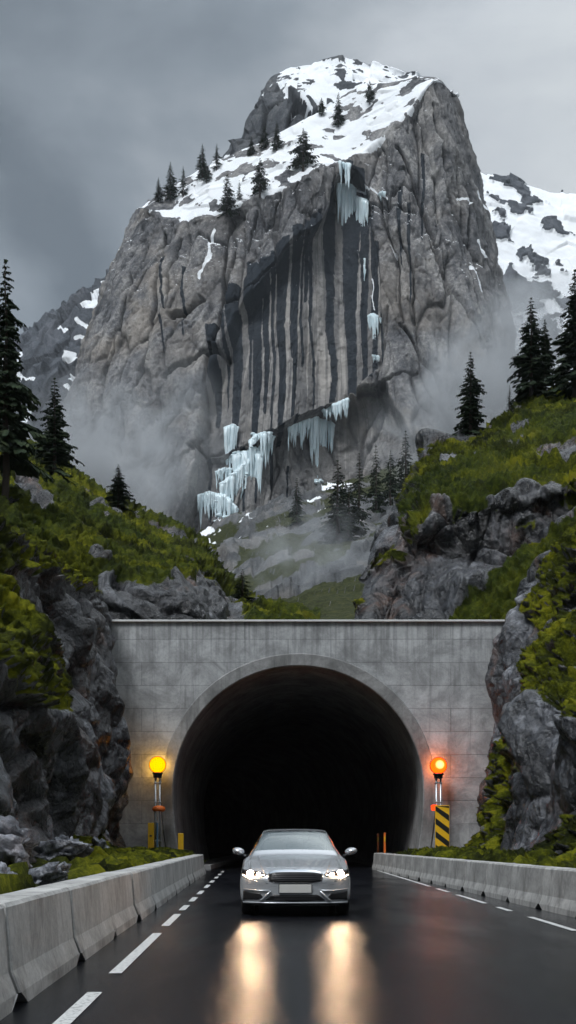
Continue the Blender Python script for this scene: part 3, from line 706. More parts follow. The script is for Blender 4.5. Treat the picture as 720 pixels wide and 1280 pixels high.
moss = np.clip(1.1-out*1.1+(nz_-.88)*1.5, 0, 1)
snow = sstep(fbm(p*.10, 3, 66)+.4*fbm(p*.4, 2, 67), .26, .40)*sstep(p[:, 1], 320, 370)*.6
valley = sheet('valley_slope', G, M_valley, {'moss': moss, 'snow': snow, 'streak': 0*snow, 'fan': 0*snow, 'crack': 0*snow, 'warm': 0*snow+.3}, toward=(0, 0, 300))

# ------------------------------------------------------------------ mountain
Rm = [(180, 262), (215, 277), (262, 270), (310, 254), (350, 238), (392, 215), (428, 205), (470, 184), (508, 148), (543, 103), (566, 120)]
Sk = [(192, 250), (218, 232), (250, 213), (292, 193), (335, 175), (375, 156), (410, 134), (445, 112), (490, 102), (538, 95), (560, 112)]
DY = [40, 22, 10, 3, 0, 2, 8, 3, 0, 8, 34]
rows = []
TS = [1.0, .8, .62, .46, .3, .15, .05, 0.0]
for t_ in TS:
    row = []; g = 1-(1-t_)**1.9
    for i, (x, y) in enumerate(Rm):
        bx = 60+60*i; row.append((x+(bx-x)*g, y+(740-y)*t_, 430+DY[i]+(1-t_)**1.2*46))
    L, Rr = row[0], row[-1]
    row = [(L[0]+130, L[1], L[2]+170), (L[0]+9, L[1], L[2]+60)]+row+[(Rr[0]-9, Rr[1], Rr[2]+50), (Rr[0]-130, Rr[1], Rr[2]+170)]
    rows.append([P(*q) for q in row])
rimY = [430+d+46 for d in DY]
def toprow(k, back=0, drop_=0):
    row = []
    for i in range(11):
        a, b_ = Rm[i], Sk[i]; x = a[0]+(b_[0]-a[0])*k; y = a[1]+(b_[1]-a[1])*k
        row.append((x, y+drop_, rimY[i]+k*(6+max(0, a[1]-b_[1])*.42)+back))
    L, Rr = row[0], row[-1]
    row = [(L[0]+130, L[1]+60, L[2]+160), (L[0]+9, L[1]+8, L[2]+50)]+row+[(Rr[0]-9, Rr[1]+8, Rr[2]+40), (Rr[0]-130, Rr[1]+60, Rr[2]+160)]
    return [P(*q) for q in row]
rows += [toprow(.18), toprow(.6), toprow(1.0), toprow(1.0, 14, 4), toprow(1.0, 60, 40)]
rcn = [22, 80, 80, 80, 76, 60, 30, 12, 40, 34, 12, 6]
G = net(rows, rcn, [6, 24]+[48]*10+[24, 6])
sh = G.shape; p = G.reshape(-1, 3); n = normals(G, (0, 0, 80)).reshape(-1, 3)
px = 360+p[:, 0]/p[:, 1]*FPX; py = HY-(p[:, 2]-CAMZ)/p[:, 1]*FPX
wx = 5*vn(p*.05, 801)+2*vn(p*.2, 803); wy = 5*vn(p*.05, 802)+2*vn(p*.2, 804); qx, qy = px+wx, py+wy
ri = np.repeat(np.arange(sh[0]), sh[1]); rim_i = sum(rcn[:7]); topm = sstep(ri, rim_i-3, rim_i+5)
fan = (p[:, 0]-(P(430, 0, 450)[0]))*450/(P(0, -760, 450)[2]-p[:, 2]+1)
fx = fan
pf = np.stack([fx, p[:, 1], p[:, 2]], 1)
# large joints fanning down from the summit, then slabs, then blocks
def J(s, seed, tilt=1.4, fn=facets):
    q = (pf+np.stack([vn(p*.03, seed+3), vn(p*.03, seed+4), vn(p*.03, seed+5)], 1)*6)/np.array(s); return (blocks(q, seed, .5) if fn is blocks else facets(q, seed, tilt))
v1, e1 = J((28, 40, 90), 810, fn=blocks); v2, e2 = J((10, 14, 30), 830, fn=blocks); v3, e3 = J((4, 5, 11), 850); v4, e4 = J((1.7, 2, 3.6), 870)
panel = [(272, 432), (292, 385), (330, 338), (385, 292), (412, 262), (424, 215), (446, 212), (462, 262), (474, 330), (482, 400), (472, 450), (440, 490), (400, 506), (350, 528), (322, 540), (290, 546), (247, 566), (250, 520), (262, 470)]
sp = sdf(qx, qy, panel); pm = sstep(-sp, -1.5, 5)
low = sdf(qx, qy, [(247, 562), (290, 545), (325, 540), (400, 508), (440, 490), (480, 470), (520, 560), (500, 740), (230, 740), (225, 650)]); lm_ = sstep(-low, -1.5, 5)
rough_w = 1-.9*pm
d = v1*4.6*rough_w+v2*1.5*rough_w+v3*.55*(1-.5*pm)+v4*.2
d += -1.5*np.exp(-(e1/.03)**2)*rough_w-.5*np.exp(-(e2/.05)**2)*rough_w
d += fbm(p*.12, 4, 890)*1.2
d -= pm*9.0+lm_*12.0*(1-pm)
d += .35*pm*vn(np.stack([fx/5.5, 0*fx, p[:, 2]/90], 1), 895)
ledge = [[(205, 468), (222, 462), (250, 450), (275, 436)], [(215, 395), (235, 385), (250, 370)], [(240, 560), (290, 545), (330, 538)]]
cracks = [([(286, 262), (282, 320), (276, 372), (266, 430)], 1.6, 5), ([(320, 262), (310, 310)], 1.0, 2.5), ([(205, 290), (196, 350), (190, 400), (180, 450), (165, 500)], 1.6, 4), ([(228, 300), (212, 340), (204, 390)], 1.3, 4),
          ([(160, 340), (150, 400), (130, 460)], 1.2, 3), ([(500, 400), (520, 430), (545, 470), (552, 500)], 1.5, 4), ([(470, 240), (490, 300), (500, 360), (505, 400)], 1.3, 4), ([(530, 270), (550, 330), (575, 380), (598, 440)], 1.5, 5),
          ([(500, 180), (520, 240), (545, 300)], 1.4, 4), ([(445, 250), (480, 255), (520, 262)], 1.6, 3), ([(440, 490), (480, 470), (520, 465)], 1.6, 4), ([(500, 290), (515, 340), (520, 400)], 1.2, 3), ([(262, 432), (256, 500), (246, 560)], 1.4, 4),
          ([(575, 180), (590, 260), (600, 330)], 1.3, 4), ([(540, 130), (560, 200), (572, 260)], 1.4, 4), ([(275, 378), (330, 335), (385, 290)], 1.3, 2)]
cm = np.zeros(len(p))
for pl, w_, dp in cracks:
    dd = np.exp(-(seg_dist(qx, qy, pl)/w_)**2); d -= dp*dd; cm = np.maximum(cm, dd*.8)
for pl in ledge:
    dd = seg_dist(qx, qy, pl); s = np.exp(-(dd/3.0)**2); d -= 5*s; cm = np.maximum(cm, s*.7)
cm = np.maximum(cm, np.maximum(np.exp(-(e1/.03)**2)*rough_w*.7, np.exp(-(e2/.035)**2)*rough_w*.4))
ci = np.tile(np.arange(sh[1]), sh[0]); ed = sstep(np.minimum(ci, sh[1]-1-ci), 30, 64); d *= .03+.97*ed; d += (1-ed)*(2.2*fbm(p*.06, 3, 905)+1.5*fbm(p*.25, 3, 906))
vt, et = facets(p/np.array([7, 14, 5]), 907, 1.3)
d = d*(1-topm)+topm*(vt*.7*sstep(fbm(p*.05, 2, 908), -.1, .2)+fbm(p*np.array([.06, .03, .06]), 3, 899)*1.6)
edgec = np.minimum(np.arange(sh[1]), sh[1]-1-np.arange(sh[1])); 
G2 = (p+n*d[:, None]).reshape(sh)
# top edges: let snow follow the shape
nn = normals(G2, (0, 0, 80)); nz_ = nn[:, :, 2].ravel()
rocky = sstep(fbm(p*np.array([.11, .04, .14]), 4, 912)+.16*vt, .10, .20)
along = (px-180)/(566-180)
nearrim = 1-sstep(ri, rim_i+2, rim_i+34)
snow = topm*np.clip(1.0-rocky*(.62+.5*nearrim)-.5*nearrim*sstep(fbm(p*.07, 3, 921), .0, .3), 0, 1)
snow = np.maximum(snow, sstep(nz_+.25*fbm(p*.12, 3, 931), .62, .80)*.9*(1-topm)*sstep(py, 420, 330))
for pl, w_ in [([(268, 288), (262, 305), (258, 322), (250, 345)], 2.0), ([(262, 318), (255, 330)], 3.2), ([(455, 330), (457, 355), (462, 368)], 1.1), ([(436, 218), (470, 240), (480, 243)], 1.6), ([(488, 300), (494, 312)], 1.2), ([(590, 330), (600, 345), (606, 362)], 2.4), ([(575, 242), (590, 250)], 1.8), ([(598, 242), (604, 262)], 2.4), ([(604, 300), (612, 322)], 2.2)]:
    snow = np.maximum(snow, np.exp(-(seg_dist(qx, qy, pl)/w_)**2)*.95)
bw = np.zeros(len(p)); ex = px+2.2*vn(np.stack([p[:, 0]*.02, 0*px, p[:, 2]*.035], 1), 951)+1.4*vn(p*np.array([.25, .1, .06]), 952)
for xc, w0, yt, yb in [(264, 7, 405, 520), (277, 2.5, 385, 500), (289, 9, 350, 548), (307, 3, 340, 470), (317, 9.5, 322, 545), (331, 6.5, 318, 500), (341, 3, 310, 536), (353, 8.5, 296, 534), (367, 2.2, 290, 430), (373, 7.5, 285, 520), (386, 4.5, 276, 440), (400, 2.5, 262, 500), (394, 5, 268, 360),
                       (418, 5, 230, 495), (434, 8, 205, 488), (447, 7, 210, 480), (460, 6, 250, 470), (470, 4, 300, 455), (283, 3, 548, 620), (300, 4, 540, 640), (318, 3, 536, 610), (342, 4, 530, 590), (230, 2.5, 330, 420), (205, 2, 320, 440), (500, 3, 230, 330), (512, 2.5, 250, 380), (255, 3, 560, 640), (370, 4, 560, 600), (530, 2.5, 180, 300)]:
    tt = np.clip((py-yt)/(yb-yt), 0, 1); ww = w0*(1.15-.70*tt**.6)
    bw = np.maximum(bw, sstep(ww-abs(ex-xc), -2.6, 2.6)*(py > yt)*sstep(yb+4-py, 0, 8)*(.93+.07*vn(p*np.array([.2, .1, .03]), 953)))
band = np.clip(bw, 0, 1)*(1-topm)
streak = np.clip(pm*.75+.55*lm_+.22*sstep(fbm(p*.02, 2, 941), -.1, .3), 0, 1)*(1-topm)
wet = sstep(6-seg_dist(qx, qy, [(436, 215), (445, 300), (455, 350), (462, 400), (470, 450)]), -8, 5); streak = np.maximum(streak, wet*.95)
att = {'band': band, 'snow': snow, 'streak': streak, 'fan': fan, 'crack': cm*(1-topm), 'warm': (1-topm)*np.clip(.35+.65*sstep(fbm(p*.012, 2, 950), -.2, .2), 0, 1)}
mountain = sheet('mountain', G2, M_mount, att, toward=(0, 0, 80))

# summit behind
cs = [[(262, 250), (268, 235), (275, 214), (279, 206)], [(285, 250), (292, 215), (300, 182), (304, 167)], [(305, 250), (312, 205), (318, 155), (322, 132)], [(330, 250), (332, 200), (333, 135), (336, 104)],
      [(365, 250), (363, 200), (360, 126), (364, 92)], [(400, 250), (400, 200), (398, 130), (400, 83)], [(435, 250), (435, 200), (433, 130), (430, 79)], [(470, 250), (470, 190), (468, 120), (464, 86)],
      [(505, 250), (505, 190), (503, 125), (500, 96)], [(545, 250), (540, 190), (532, 140), (524, 108)]]
rows = [[P(*c[k], YY+abs(i-4)*2.0) for i, c in enumerate(cs)] for k, YY in enumerate((540, 545, 556, 590))]
rows += [[P(c[3][0]+4, c[3][1]+3, 606) for c in cs], [P(c[3][0]+6, c[3][1]+90, 660) for c in cs]]
for r_ in rows: r_.insert(0, r_[0]+np.array([6, 70, 0.0])); r_.append(r_[-1]+np.array([-6, 70, 0.0]))
G = net(rows, [20, 50, 40, 8, 8], [6]+[26]*9+[6]); sh = G.shape; p = G.reshape(-1, 3); n = normals(G, (0, 0, 80)).reshape(-1, 3)
v1, e1 = facets(p/np.array([14, 20, 40]), 1010, 1.3); v2, e2 = facets(p/np.array([5, 6, 10]), 1020, 1.4)
dm = v1*4+v2*1.5+fbm(p*.2, 3, 5)*.8-1.5*np.exp(-(e1/.05)**2)
px = 360+p[:, 0]/p[:, 1]*FPX; py = HY-(p[:, 2]-CAMZ)/p[:, 1]*FPX
face = sstep(-sdf(px+4*vn(p*.1, 1), py+4*vn(p*.1, 2), [(250, 260), (275, 200), (305, 150), (325, 104), (340, 104), (355, 112), (368, 122), (392, 132), (412, 150), (400, 260)]), -6, 3)
G = (p+n*(dm*(.25+.75*face))[:, None]).reshape(sh)
snow = np.clip(1-face-.9*sstep(fbm(p*.11, 3, 61)+.3*v2, .22, .36), 0, 1)
snow = np.maximum(snow, sstep(fbm(p*.13, 3, 62), .30, .42)*.8)
sheet('summit', G, M_back, {'snow': snow, 'streak': 0*snow, 'fan': 0*snow, 'crack': np.exp(-(e1/.05)**2)*face*.6, 'warm': 0*snow}, toward=(0, 0, 80))
# far snow mountain to the right
gx = [520, 560, 605, 625, 650, 680, 720, 800]; gy = [215, 212, 226, 233, 240, 247, 252, 262]
rows = [[P(x, 560, 840) for x in gx], [P(x, 470, 850) for x in gx], [P(x, y+110, 890) for x, y in zip(gx, gy)], [P(x, y+40, 940) for x, y in zip(gx, gy)], [P(x, y, 985) for x, y in zip(gx, gy)], [P(x, y+4, 1020) for x, y in zip(gx, gy)], [P(x, y+120, 1100) for x, y in zip(gx, gy)]]
G = net(rows, [20, 60, 60, 50, 10, 6], [14, 20, 30, 40, 40, 44, 30]); sh = G.shape; p = G.reshape(-1, 3); n = normals(G, (0, 0, 80)).reshape(-1, 3)
v1, e1 = facets(p/np.array([40, 40, 45]), 1110, 1.3); v2, e2 = facets(p/np.array([14, 14, 18]), 1120, 1.4)
rk = sstep(fbm(p*np.array([.035, .016, .05]), 5, 1131, .6)+.10*v1, .15, .24)
px = 360+p[:, 0]/p[:, 1]*FPX; py = HY-(p[:, 2]-CAMZ)/p[:, 1]*FPX
rk = np.maximum(rk, sstep(-sdf(px+6*vn(p*.03, 1), py+6*vn(p*.03, 2), [(590, 300), (612, 305), (650, 345), (690, 350), (690, 362), (640, 395), (600, 420)]), -4, 3)*sstep(fbm(p*.03, 3, 1140), -.18, .0))
G = (p+n*(v1*1.5+v2*2*rk+rk*3+fbm(p*.05, 3, 5)*2.5)[:, None]).reshape(sh); snow = 1-rk
sheet('far_mountain_right', G, M_far, {'snow': snow, 'streak': 0*snow, 'fan': 0*snow, 'crack': 0*snow, 'warm': 0*snow}, toward=(0, 0, 80))
# dark ridge far left
gx = [-120, -40, 20, 42, 62, 80, 100, 120, 145, 200, 260]; gy = [500, 465, 432, 420, 398, 390, 370, 359, 350, 335, 330]
rows = [[P(x, 660, 700) for x in gx], [P(x+4, y+130, 730) for x, y in zip(gx, gy)], [P(x+2, y+40, 770) for x, y in zip(gx, gy)], [P(x, y, 820) for x, y in zip(gx, gy)], [P(x, y+4, 850) for x, y in zip(gx, gy)], [P(x, y+120, 950) for x, y in zip(gx, gy)]]
G = net(rows, [40, 70, 40, 8, 6], [10, 14, 24, 24, 24, 24, 24, 28, 20, 10]); sh = G.shape; p = G.reshape(-1, 3); n = normals(G, (0, 0, 80)).reshape(-1, 3)
v1, e1 = facets(p/np.array([24, 30, 60]), 1210, 1.3); v2, e2 = facets(p/np.array([8, 10, 16]), 1220, 1.4)
px = 360+p[:, 0]/p[:, 1]*FPX; py = HY-(p[:, 2]-CAMZ)/p[:, 1]*FPX; wq = 5*vn(p*.04, 3)
sn = sstep(-sdf(px+wq, py+wq, [(100, 380), (128, 352), (160, 335), (200, 330), (180, 400), (130, 395), (112, 388)]), -3, 3)
for pl, w_ in [([(75, 412), (95, 408), (118, 398)], 3), ([(105, 416), (122, 424)], 3), ([(78, 462), (95, 455), (112, 447)], 2.4), ([(100, 432), (112, 430)], 2)]:
    sn = np.maximum(sn, np.exp(-(seg_dist(px+wq*.6, py+wq*.6, pl)/w_)**2))
sn = np.maximum(sn, sstep(fbm(p*.05, 3, 1250), .30, .4)*.6)
G = (p+n*(v1*6+v2*3+fbm(p*.05, 3, 5)*3)[:, None]).reshape(sh)
sheet('far_ridge_left', G, M_far, {'snow': sn, 'streak': 0*sn, 'fan': 0*sn, 'crack': np.exp(-(e1/.05)**2)*.4, 'warm': 0*sn}, toward=(0, 0, 80))
# ------------------------------------------------------------------ bvh of the ground for setting things down
bv = {k: bvh_of(o) for k, o in (('m', mountain), ('v', valley), ('hl', hillL), ('hr', hillR), ('cl', cliffL), ('cr', cliffR))}

# ------------------------------------------------------------------ spruces
def spruce_meshes(seed, H=12.0, Rb=2.3, whorls=30, bough=7, twigs=9, bare=.10, ragged=.25, lean=0.0):
    r = random.Random(seed); V = []; F = []
    def quad(a, b_, c, d): k = len(V); V.extend([a, b_, c, d]); F.append((k, k+1, k+2, k+3))
    tb = MB(); wob = [(r.uniform(-.05, .05), r.uniform(-.05, .05)) for _ in range(9)]
    tp = [(lean*(i/8)**2+wob[i][0], wob[i][1], H*i/8) for i in range(9)]
    tb.tube(tp, [H*.0165*(1-i/8)**.9+.012 for i in range(9)], 9)
    gap = r.uniform(.3, .7); side = r.uniform(0, 6.28)
    for w_ in range(whorls):
        s = w_/(whorls-1); z = H*(bare+(1-bare)*s**.92)*(1 if w_ < whorls-1 else .995)
        tx = lean*(z/H)**2
        prof = (1-s)**.78*(.86+.14*math.sin(s*19+seed))
        nb = max(3, int(bough*(1-.45*s)+r.random()))
        for b_ in range(nb):
            az = 2*math.pi*(b_+r.random()*.7)/nb+w_*1.3
            if s < .22 and r.random() < .30: continue
            L = Rb*prof*r.uniform(1-ragged*1.6, 1+ragged*.6)+.10
            if r.random() < .08: L *= 1.15
            ux, uy = math.cos(az), math.sin(az)
            droop = (.36+.25*(1-s))*L*r.uniform(.7, 1.3); up = .14*L
            def pt(t_): return Vector((tx+ux*L*t_, uy*L*t_, z+r.uniform(-.0, .0)+up*math.sin(t_*2.2)-droop*t_**1.4+.20*droop*max(0, t_-.7)*3))
            m_ = max(3, int(twigs*(.35+.65*(L/Rb))))
            prev = pt(0)
            sdv = Vector((-uy, ux, 0))
            for k in range(m_):
                t_ = (k+.6)/m_; q = pt(t_); tl = L*(.36*(1-t_)**.6+.13)*r.uniform(.7, 1.2); tw = tl*.20+.03
                dirb = (q-prev).normalized(); prev = q
                for sg in (-1, 1):
                    if r.random() < .06: continue
                    d = (sdv*sg*r.uniform(.65, 1)+dirb*.75+Vector((0, 0, -.28-r.random()*.35))).normalized()
                    e = q+d*tl; pw = d.cross(Vector((0, 0, 1))).normalized()*tw
                    pw.z += r.uniform(-.35, .35)*tw
                    quad(q-pw*.45, q+d*tl*.55-pw+Vector((0, 0, -tw*.5)), e+Vector((0, 0, -tl*.10)), q+d*tl*.5+pw)
                    # hanging needle curtain
                    dn = Vector((0, 0, -tw*r.uniform(.9, 1.9)))
                    quad(q, q+d*tl*.5+dn*1.1, e+dn*.35, q+d*tl*.5)
            a0 = pt(.35); a1 = pt(1.0); pw = sdv*(.05*L+.02)
            quad(a0-pw, a1-pw*.3, a1+pw*.3, a0+pw)
    for k in range(5):
        a = k*1.26; q = Vector((lean, 0, H*.985)); d = Vector((math.cos(a)*.4, math.sin(a)*.4, .6)); quad(q, q+d*.12*H*.25+Vector((.03, 0, 0)), q+Vector((0, 0, H*.022)), q+Vector((.02, .02, 0)))
    return tb, npmesh('crown', V, F)
VAR = []
for sd_, kw in ((1, dict(Rb=2.1, whorls=34, twigs=10, bare=.20, ragged=.34)), (2, dict(Rb=2.7, whorls=28, twigs=10, bare=.06)), (3, dict(Rb=2.4, whorls=27, twigs=9, bare=.08, ragged=.3)),
                (4, dict(Rb=2.3, whorls=22, bough=6, twigs=6, bare=.08)), (5, dict(Rb=1.8, whorls=20, bough=6, twigs=5, bare=.12, ragged=.4)), (6, dict(Rb=2.9, whorls=22, bough=6, twigs=6, bare=.16, ragged=.4))):
    tb, cm_ = spruce_meshes(sd_, **kw); t_o = bpy.data.meshes.new('trunk'); t_o.from_pydata(tb.v, [], tb.f); t_o.update(); t_o.materials.append(M_bark); cm_.materials.append(M_need); VAR.append((t_o, cm_))
for a_ in range(6): VAR[a_][0].polygons.foreach_set('use_smooth', np.ones(len(VAR[a_][0].polygons), bool))
rt = random.Random(4)
def spruce(base, H, var, label, group, wide=1.0):
    e = empty('spruce_tree', base, label, 'tree', group, rt.uniform(0, 6.28))
    for nm, me in (('trunk', VAR[var][0]), ('crown', VAR[var][1])):
        o = bpy.data.objects.new(nm, me); C.objects.link(o); o.parent = e
    k = H/12.0; e.scale = (k*wide, k*wide, k); return e
def tree_px(px, py_top, Y, bk, var, label, group, wide=1.0, sink=.3):
    x = (px-360)*Y/FPX; h = drop(bv[bk], x, Y)
    if h is None: print('MISS tree', px, Y, bk); return
    top = CAMZ+(HY-py_top)*Y/FPX; spruce((x, Y, h.z-sink), max(1.5, top-h.z+sink), var, label, group, wide*(1.5 if bk != 'v' else 1))
gl, gr_, gv, gm = 'spruces on the left hill', 'spruces on the right hill', 'spruces in the misty valley', 'spruces on the snowy shoulder of the mountain'
tree_px(7, 326, 66, 'hl', 0, 'tallest spruce at the left edge of the picture, long bare trunk at its foot', gl, .62)
tree_px(68, 473, 86, 'hl', 1, 'broad dark spruce on the left hill, right of the tallest one', gl, .82)
tree_px(148, 581, 90, 'hl', 2, 'small spruce low on the left hillside, beside the mist', gl, 1.35)
tree_px(303, 712, 79, 'hl', 3, 'little spruce just above the portal coping on the left', gl, 1.7)
tree_px(588, 441, 89, 'hr', 2, 'lone spruce at the left end of the right hill crest', gr_, .85)
tree_px(664, 373, 95, 'hr', 1, 'large dense spruce on the right hill crest, tallest of its clump', gr_, .8)
tree_px(681, 400, 96, 'hr', 0, 'slim spruce close against the right flank of the large dense spruce', gr_, .8)
tree_px(637, 482, 95, 'hr', 4, 'small thin spruce at the left foot of the large dense one', gr_, .8)
tree_px(698, 452, 97, 'hr', 3, 'short spruce between the large dense one and the right picture edge', gr_, .8)
tree_px(719, 338, 92, 'hr', 0, 'tall open-branched spruce cut by the right picture edge', gr_, .85)
for px, py, Y, v_, wd, lb in [(422, 576, 262, 3, 1.15, 'darkest spruce of the valley clump, at its left front'), (449, 567, 300, 4, .9, 'misty slim spruce second from left in the valley clump'), (470, 558, 320, 3, .8, 'misty spruce third from left in the valley clump'),
        (488, 564, 330, 5, .8, 'faint spruce fourth from left in the valley clump'), (507, 539, 340, 3, .95, 'tallest misty spruce at the right end of the valley clump'), (371, 598, 350, 3, 1.0, 'lone small spruce on the valley slope under the right icefall'),
        (436, 600, 270, 5, 1.1, 'low bushy spruce beside the darkest spruce of the valley clump')]:
    tree_px(px, py, Y, 'v', v_, lb, gv, wd*1.45, sink=.8)
mt = [(198, 222, 252, 3, 1.0, 'leftmost spruce on the snowy shoulder, at the cliff edge'), (213, 203, 250, 3, 1.05, 'tall spruce second from left on the snowy shoulder'), (229, 208, 246, 4, 1.0, 'narrow spruce third from left on the snowy shoulder'),
      (253, 180, 222, 3, 1.0, 'dark spruce on the skyline left of the pair notch'), (271, 180, 212, 4, 1.1, 'narrow spruce on the skyline right of the pair notch'), (258, 203, 229, 5, 1.0, 'bushy low spruce just under the skyline pair'),
      (284, 214, 270, 3, 1.0, 'spruce at the cliff rim with dark full crown, above the long snow gully'), (299, 226, 268, 4, .9, 'thin small spruce beside the full-crowned rim spruce'), (325, 198, 246, 5, 1.05, 'spruce alone in the middle of the snowfield'),
      (314, 170, 194, 3, 1.1, 'leftmost of three spruces in front of the summit rock'), (330, 155, 186, 3, 1.1, 'middle of three spruces in front of the summit rock'), (346, 152, 188, 3, 1.0, 'rightmost of three spruces in front of the summit rock'),
      (379, 161, 214, 5, 1.2, 'wide open spruce with a bushy foot at the top of the cliff rim'), (402, 122, 145, 5, 1.0, 'small spruce at the foot of the summit snow'), (423, 116, 158, 3, .95, 'spruce on the steep snow below the summit'), (462, 101, 130, 5, 1.0, 'highest spruce, right under the summit ridge')]
for px, pt_, pb_, v_, wd, lb in mt:
    h = ray_px(bv['m'], px, pb_)
    if h is None:
        for dy in range(1, 24):
            h = ray_px(bv['m'], px, pb_+dy)
            if h is not None: break
    if h is None: print('MISS mt', px, pb_); continue
    top = CAMZ+(HY-pt_)*h.y/FPX; spruce((h.x, h.y, h.z-.5), max(4, top-h.z+.5), v_, lb, gm, wd*1.5)

# ------------------------------------------------------------------ frozen waterfalls on the face
def icefall(edge, lens, label, seed, dens=1.0, wid=1.0, clumps=()):
    """icicles hung from a ledge; edge = photo pixels on the rock, lens = icicle length in pixels there"""
    r = random.Random(seed); mb = MB(); pts = []
    for (a, la), (b_, lb) in zip(list(zip(edge, lens))[:-1], list(zip(edge, lens))[1:]):
        k = max(2, int(math.hypot(b_[0]-a[0], b_[1]-a[1])*dens*.75))
        for i in range(k):
            t_ = (i+r.random()*.6)/k; pts.append((a[0]+(b_[0]-a[0])*t_, a[1]+(b_[1]-a[1])*t_, la+(lb-la)*t_))
    org = ray_px(bv['m'], *edge[0])
    for x, y, ln in pts:
        h = ray_px(bv['m'], x+r.uniform(-.7, .7), y)
        if h is None: continue
        u = h.y/FPX; kk = r.choice([.18, .26, .36, .48, .6, .8, 1.08]); L = ln*u*kk*r.uniform(.85, 1.15); w_ = r.uniform(.22, .42)*wid*(.75+kk*.75)*(1+.02*ln)
        dy = -1.0-r.uniform(0, 1.2); xx, yy, zz = h.x, h.y+dy, h.z+.3
        steps = 6; P_ = []; Q = []
        for k in range(steps+1):
            t_ = k/steps; P_.append((xx+r.uniform(-.10, .10), yy+r.uniform(-.1, .1)-.3*t_, zz-L*t_)); Q.append(max(.03, w_*(1-t_)**.75*(1+r.uniform(-.15, .15))))
        mb.tube(P_, Q, 7)
        mb.lathe([(0, .55*w_), (w_*.9, .3*w_), (w_*1.25, -.2*w_), (w_*.9, -.8*w_), (0, -1.1*w_)], (xx, yy+.2, zz+.1), 7)
    for (x, y, rx, ry) in clumps:
        for q in range(int(rx*2.2)):
            h = ray_px(bv['m'], x+r.uniform(-rx, rx), y+r.uniform(-ry, ry))
            if h is None: continue
            s = r.uniform(.4, 1.0); mb.lathe([(0, .7*s), (s*.8, .45*s), (s*1.2, -.1*s), (s*.7, -.6*s), (0, -.8*s)], (h.x, h.y-.5, h.z), 7)
    o = mb.build('frozen_waterfall', M_ice, smooth=True, label=label, cat='ice')
icefall([(424, 206), (437, 210)], [26, 30], 'short icefall spilling over the snowy rim, topmost on the cliff', 1, 2.2)
icefall([(422, 234), (432, 236), (444, 240)], [40, 72, 44], 'long icicle cluster high on the cliff, left of its twin', 2, 2.6, 1.0, clumps=[(432, 234, 9, 2)])
icefall([(445, 250), (452, 253), (459, 256)], [50, 70, 36], 'hanging icicle cluster high on the cliff with one long point', 3, 2.4, .9, clumps=[(452, 252, 6, 2)])
icefall([(455, 326), (456, 345)], [30, 14], 'thin frozen trickle halfway down the dark streak', 4, .5, .6)
icefall([(460, 398), (467, 396), (475, 402)], [22, 44, 18], 'small fan of icicles halfway down the cliff', 5, 2.6, .9, clumps=[(468, 397, 6, 2)])
icefall([(475, 243), (481, 244)], [16, 9], 'stub of ice on the thin ledge right of the high icicles', 21, 1.6, .8, clumps=[(478, 243, 3, 1)])
icefall([(465, 447), (474, 449)], [8, 6], 'small lump of ice below the halfway icicle fan', 22, 1.6, .8, clumps=[(470, 448, 4, 2)])
icefall([(283, 538), (291, 534), (297, 537)], [60, 70, 40], 'slender ice column at the top of the lower left icefall', 6, 1.8, .9, clumps=[(290, 536, 6, 2)])
icefall([(312, 556), (322, 546), (340, 543)], [50, 40, 20], 'stepped ice curtain running down left under the overhang', 7, 2.2, 1.0, clumps=[(328, 546, 12, 3), (315, 565, 8, 8)])
icefall([(292, 575), (305, 568), (318, 570), (327, 574)], [66, 60, 56, 36], 'massive pale blue icefall at the foot of the dark streaked wall', 8, 2.6, 1.15, clumps=[(305, 573, 16, 8), (292, 600, 6, 18)])
icefall([(270, 592), (280, 588), (290, 588)], [20, 30, 24], 'ragged icicle fringe left of the massive icefall', 9, 2.0, .8)
icefall([(248, 622), (262, 618), (282, 622), (298, 640)], [36, 44, 34, 14], 'lowest icefall spreading over the valley rocks', 10, 2.0, 1.0, clumps=[(265, 624, 16, 4), (284, 648, 18, 5)])
icefall([(360, 538), (372, 532), (384, 528), (396, 524)], [24, 24, 44, 40], 'icicle fringe at the left of the right-hand icefall', 11, 2.2, .8, clumps=[(376, 533, 10, 2)])
icefall([(386, 530), (396, 528), (410, 530), (417, 534)], [34, 72, 44, 30], 'pale blue right-hand icefall with one icicle reaching the slope', 12, 3.0, 1.1, clumps=[(402, 530, 14, 5), (398, 602, 6, 2)])
icefall([(404, 518), (420, 508), (434, 502)], [12, 18, 20], 'snow-crusted ice ledge climbing right above the icicles', 13, 3.6, 1.4, clumps=[(412, 514, 9, 3), (424, 507, 7, 3)])
icefall([(278, 608), (298, 590), (318, 570), (343, 548)], [30, 44, 40, 18], 'diagonal ice sheet joining the steps of the lower left icefall', 14, 2.4, 1.1, clumps=[(300, 588, 9, 7), (322, 566, 8, 5)])

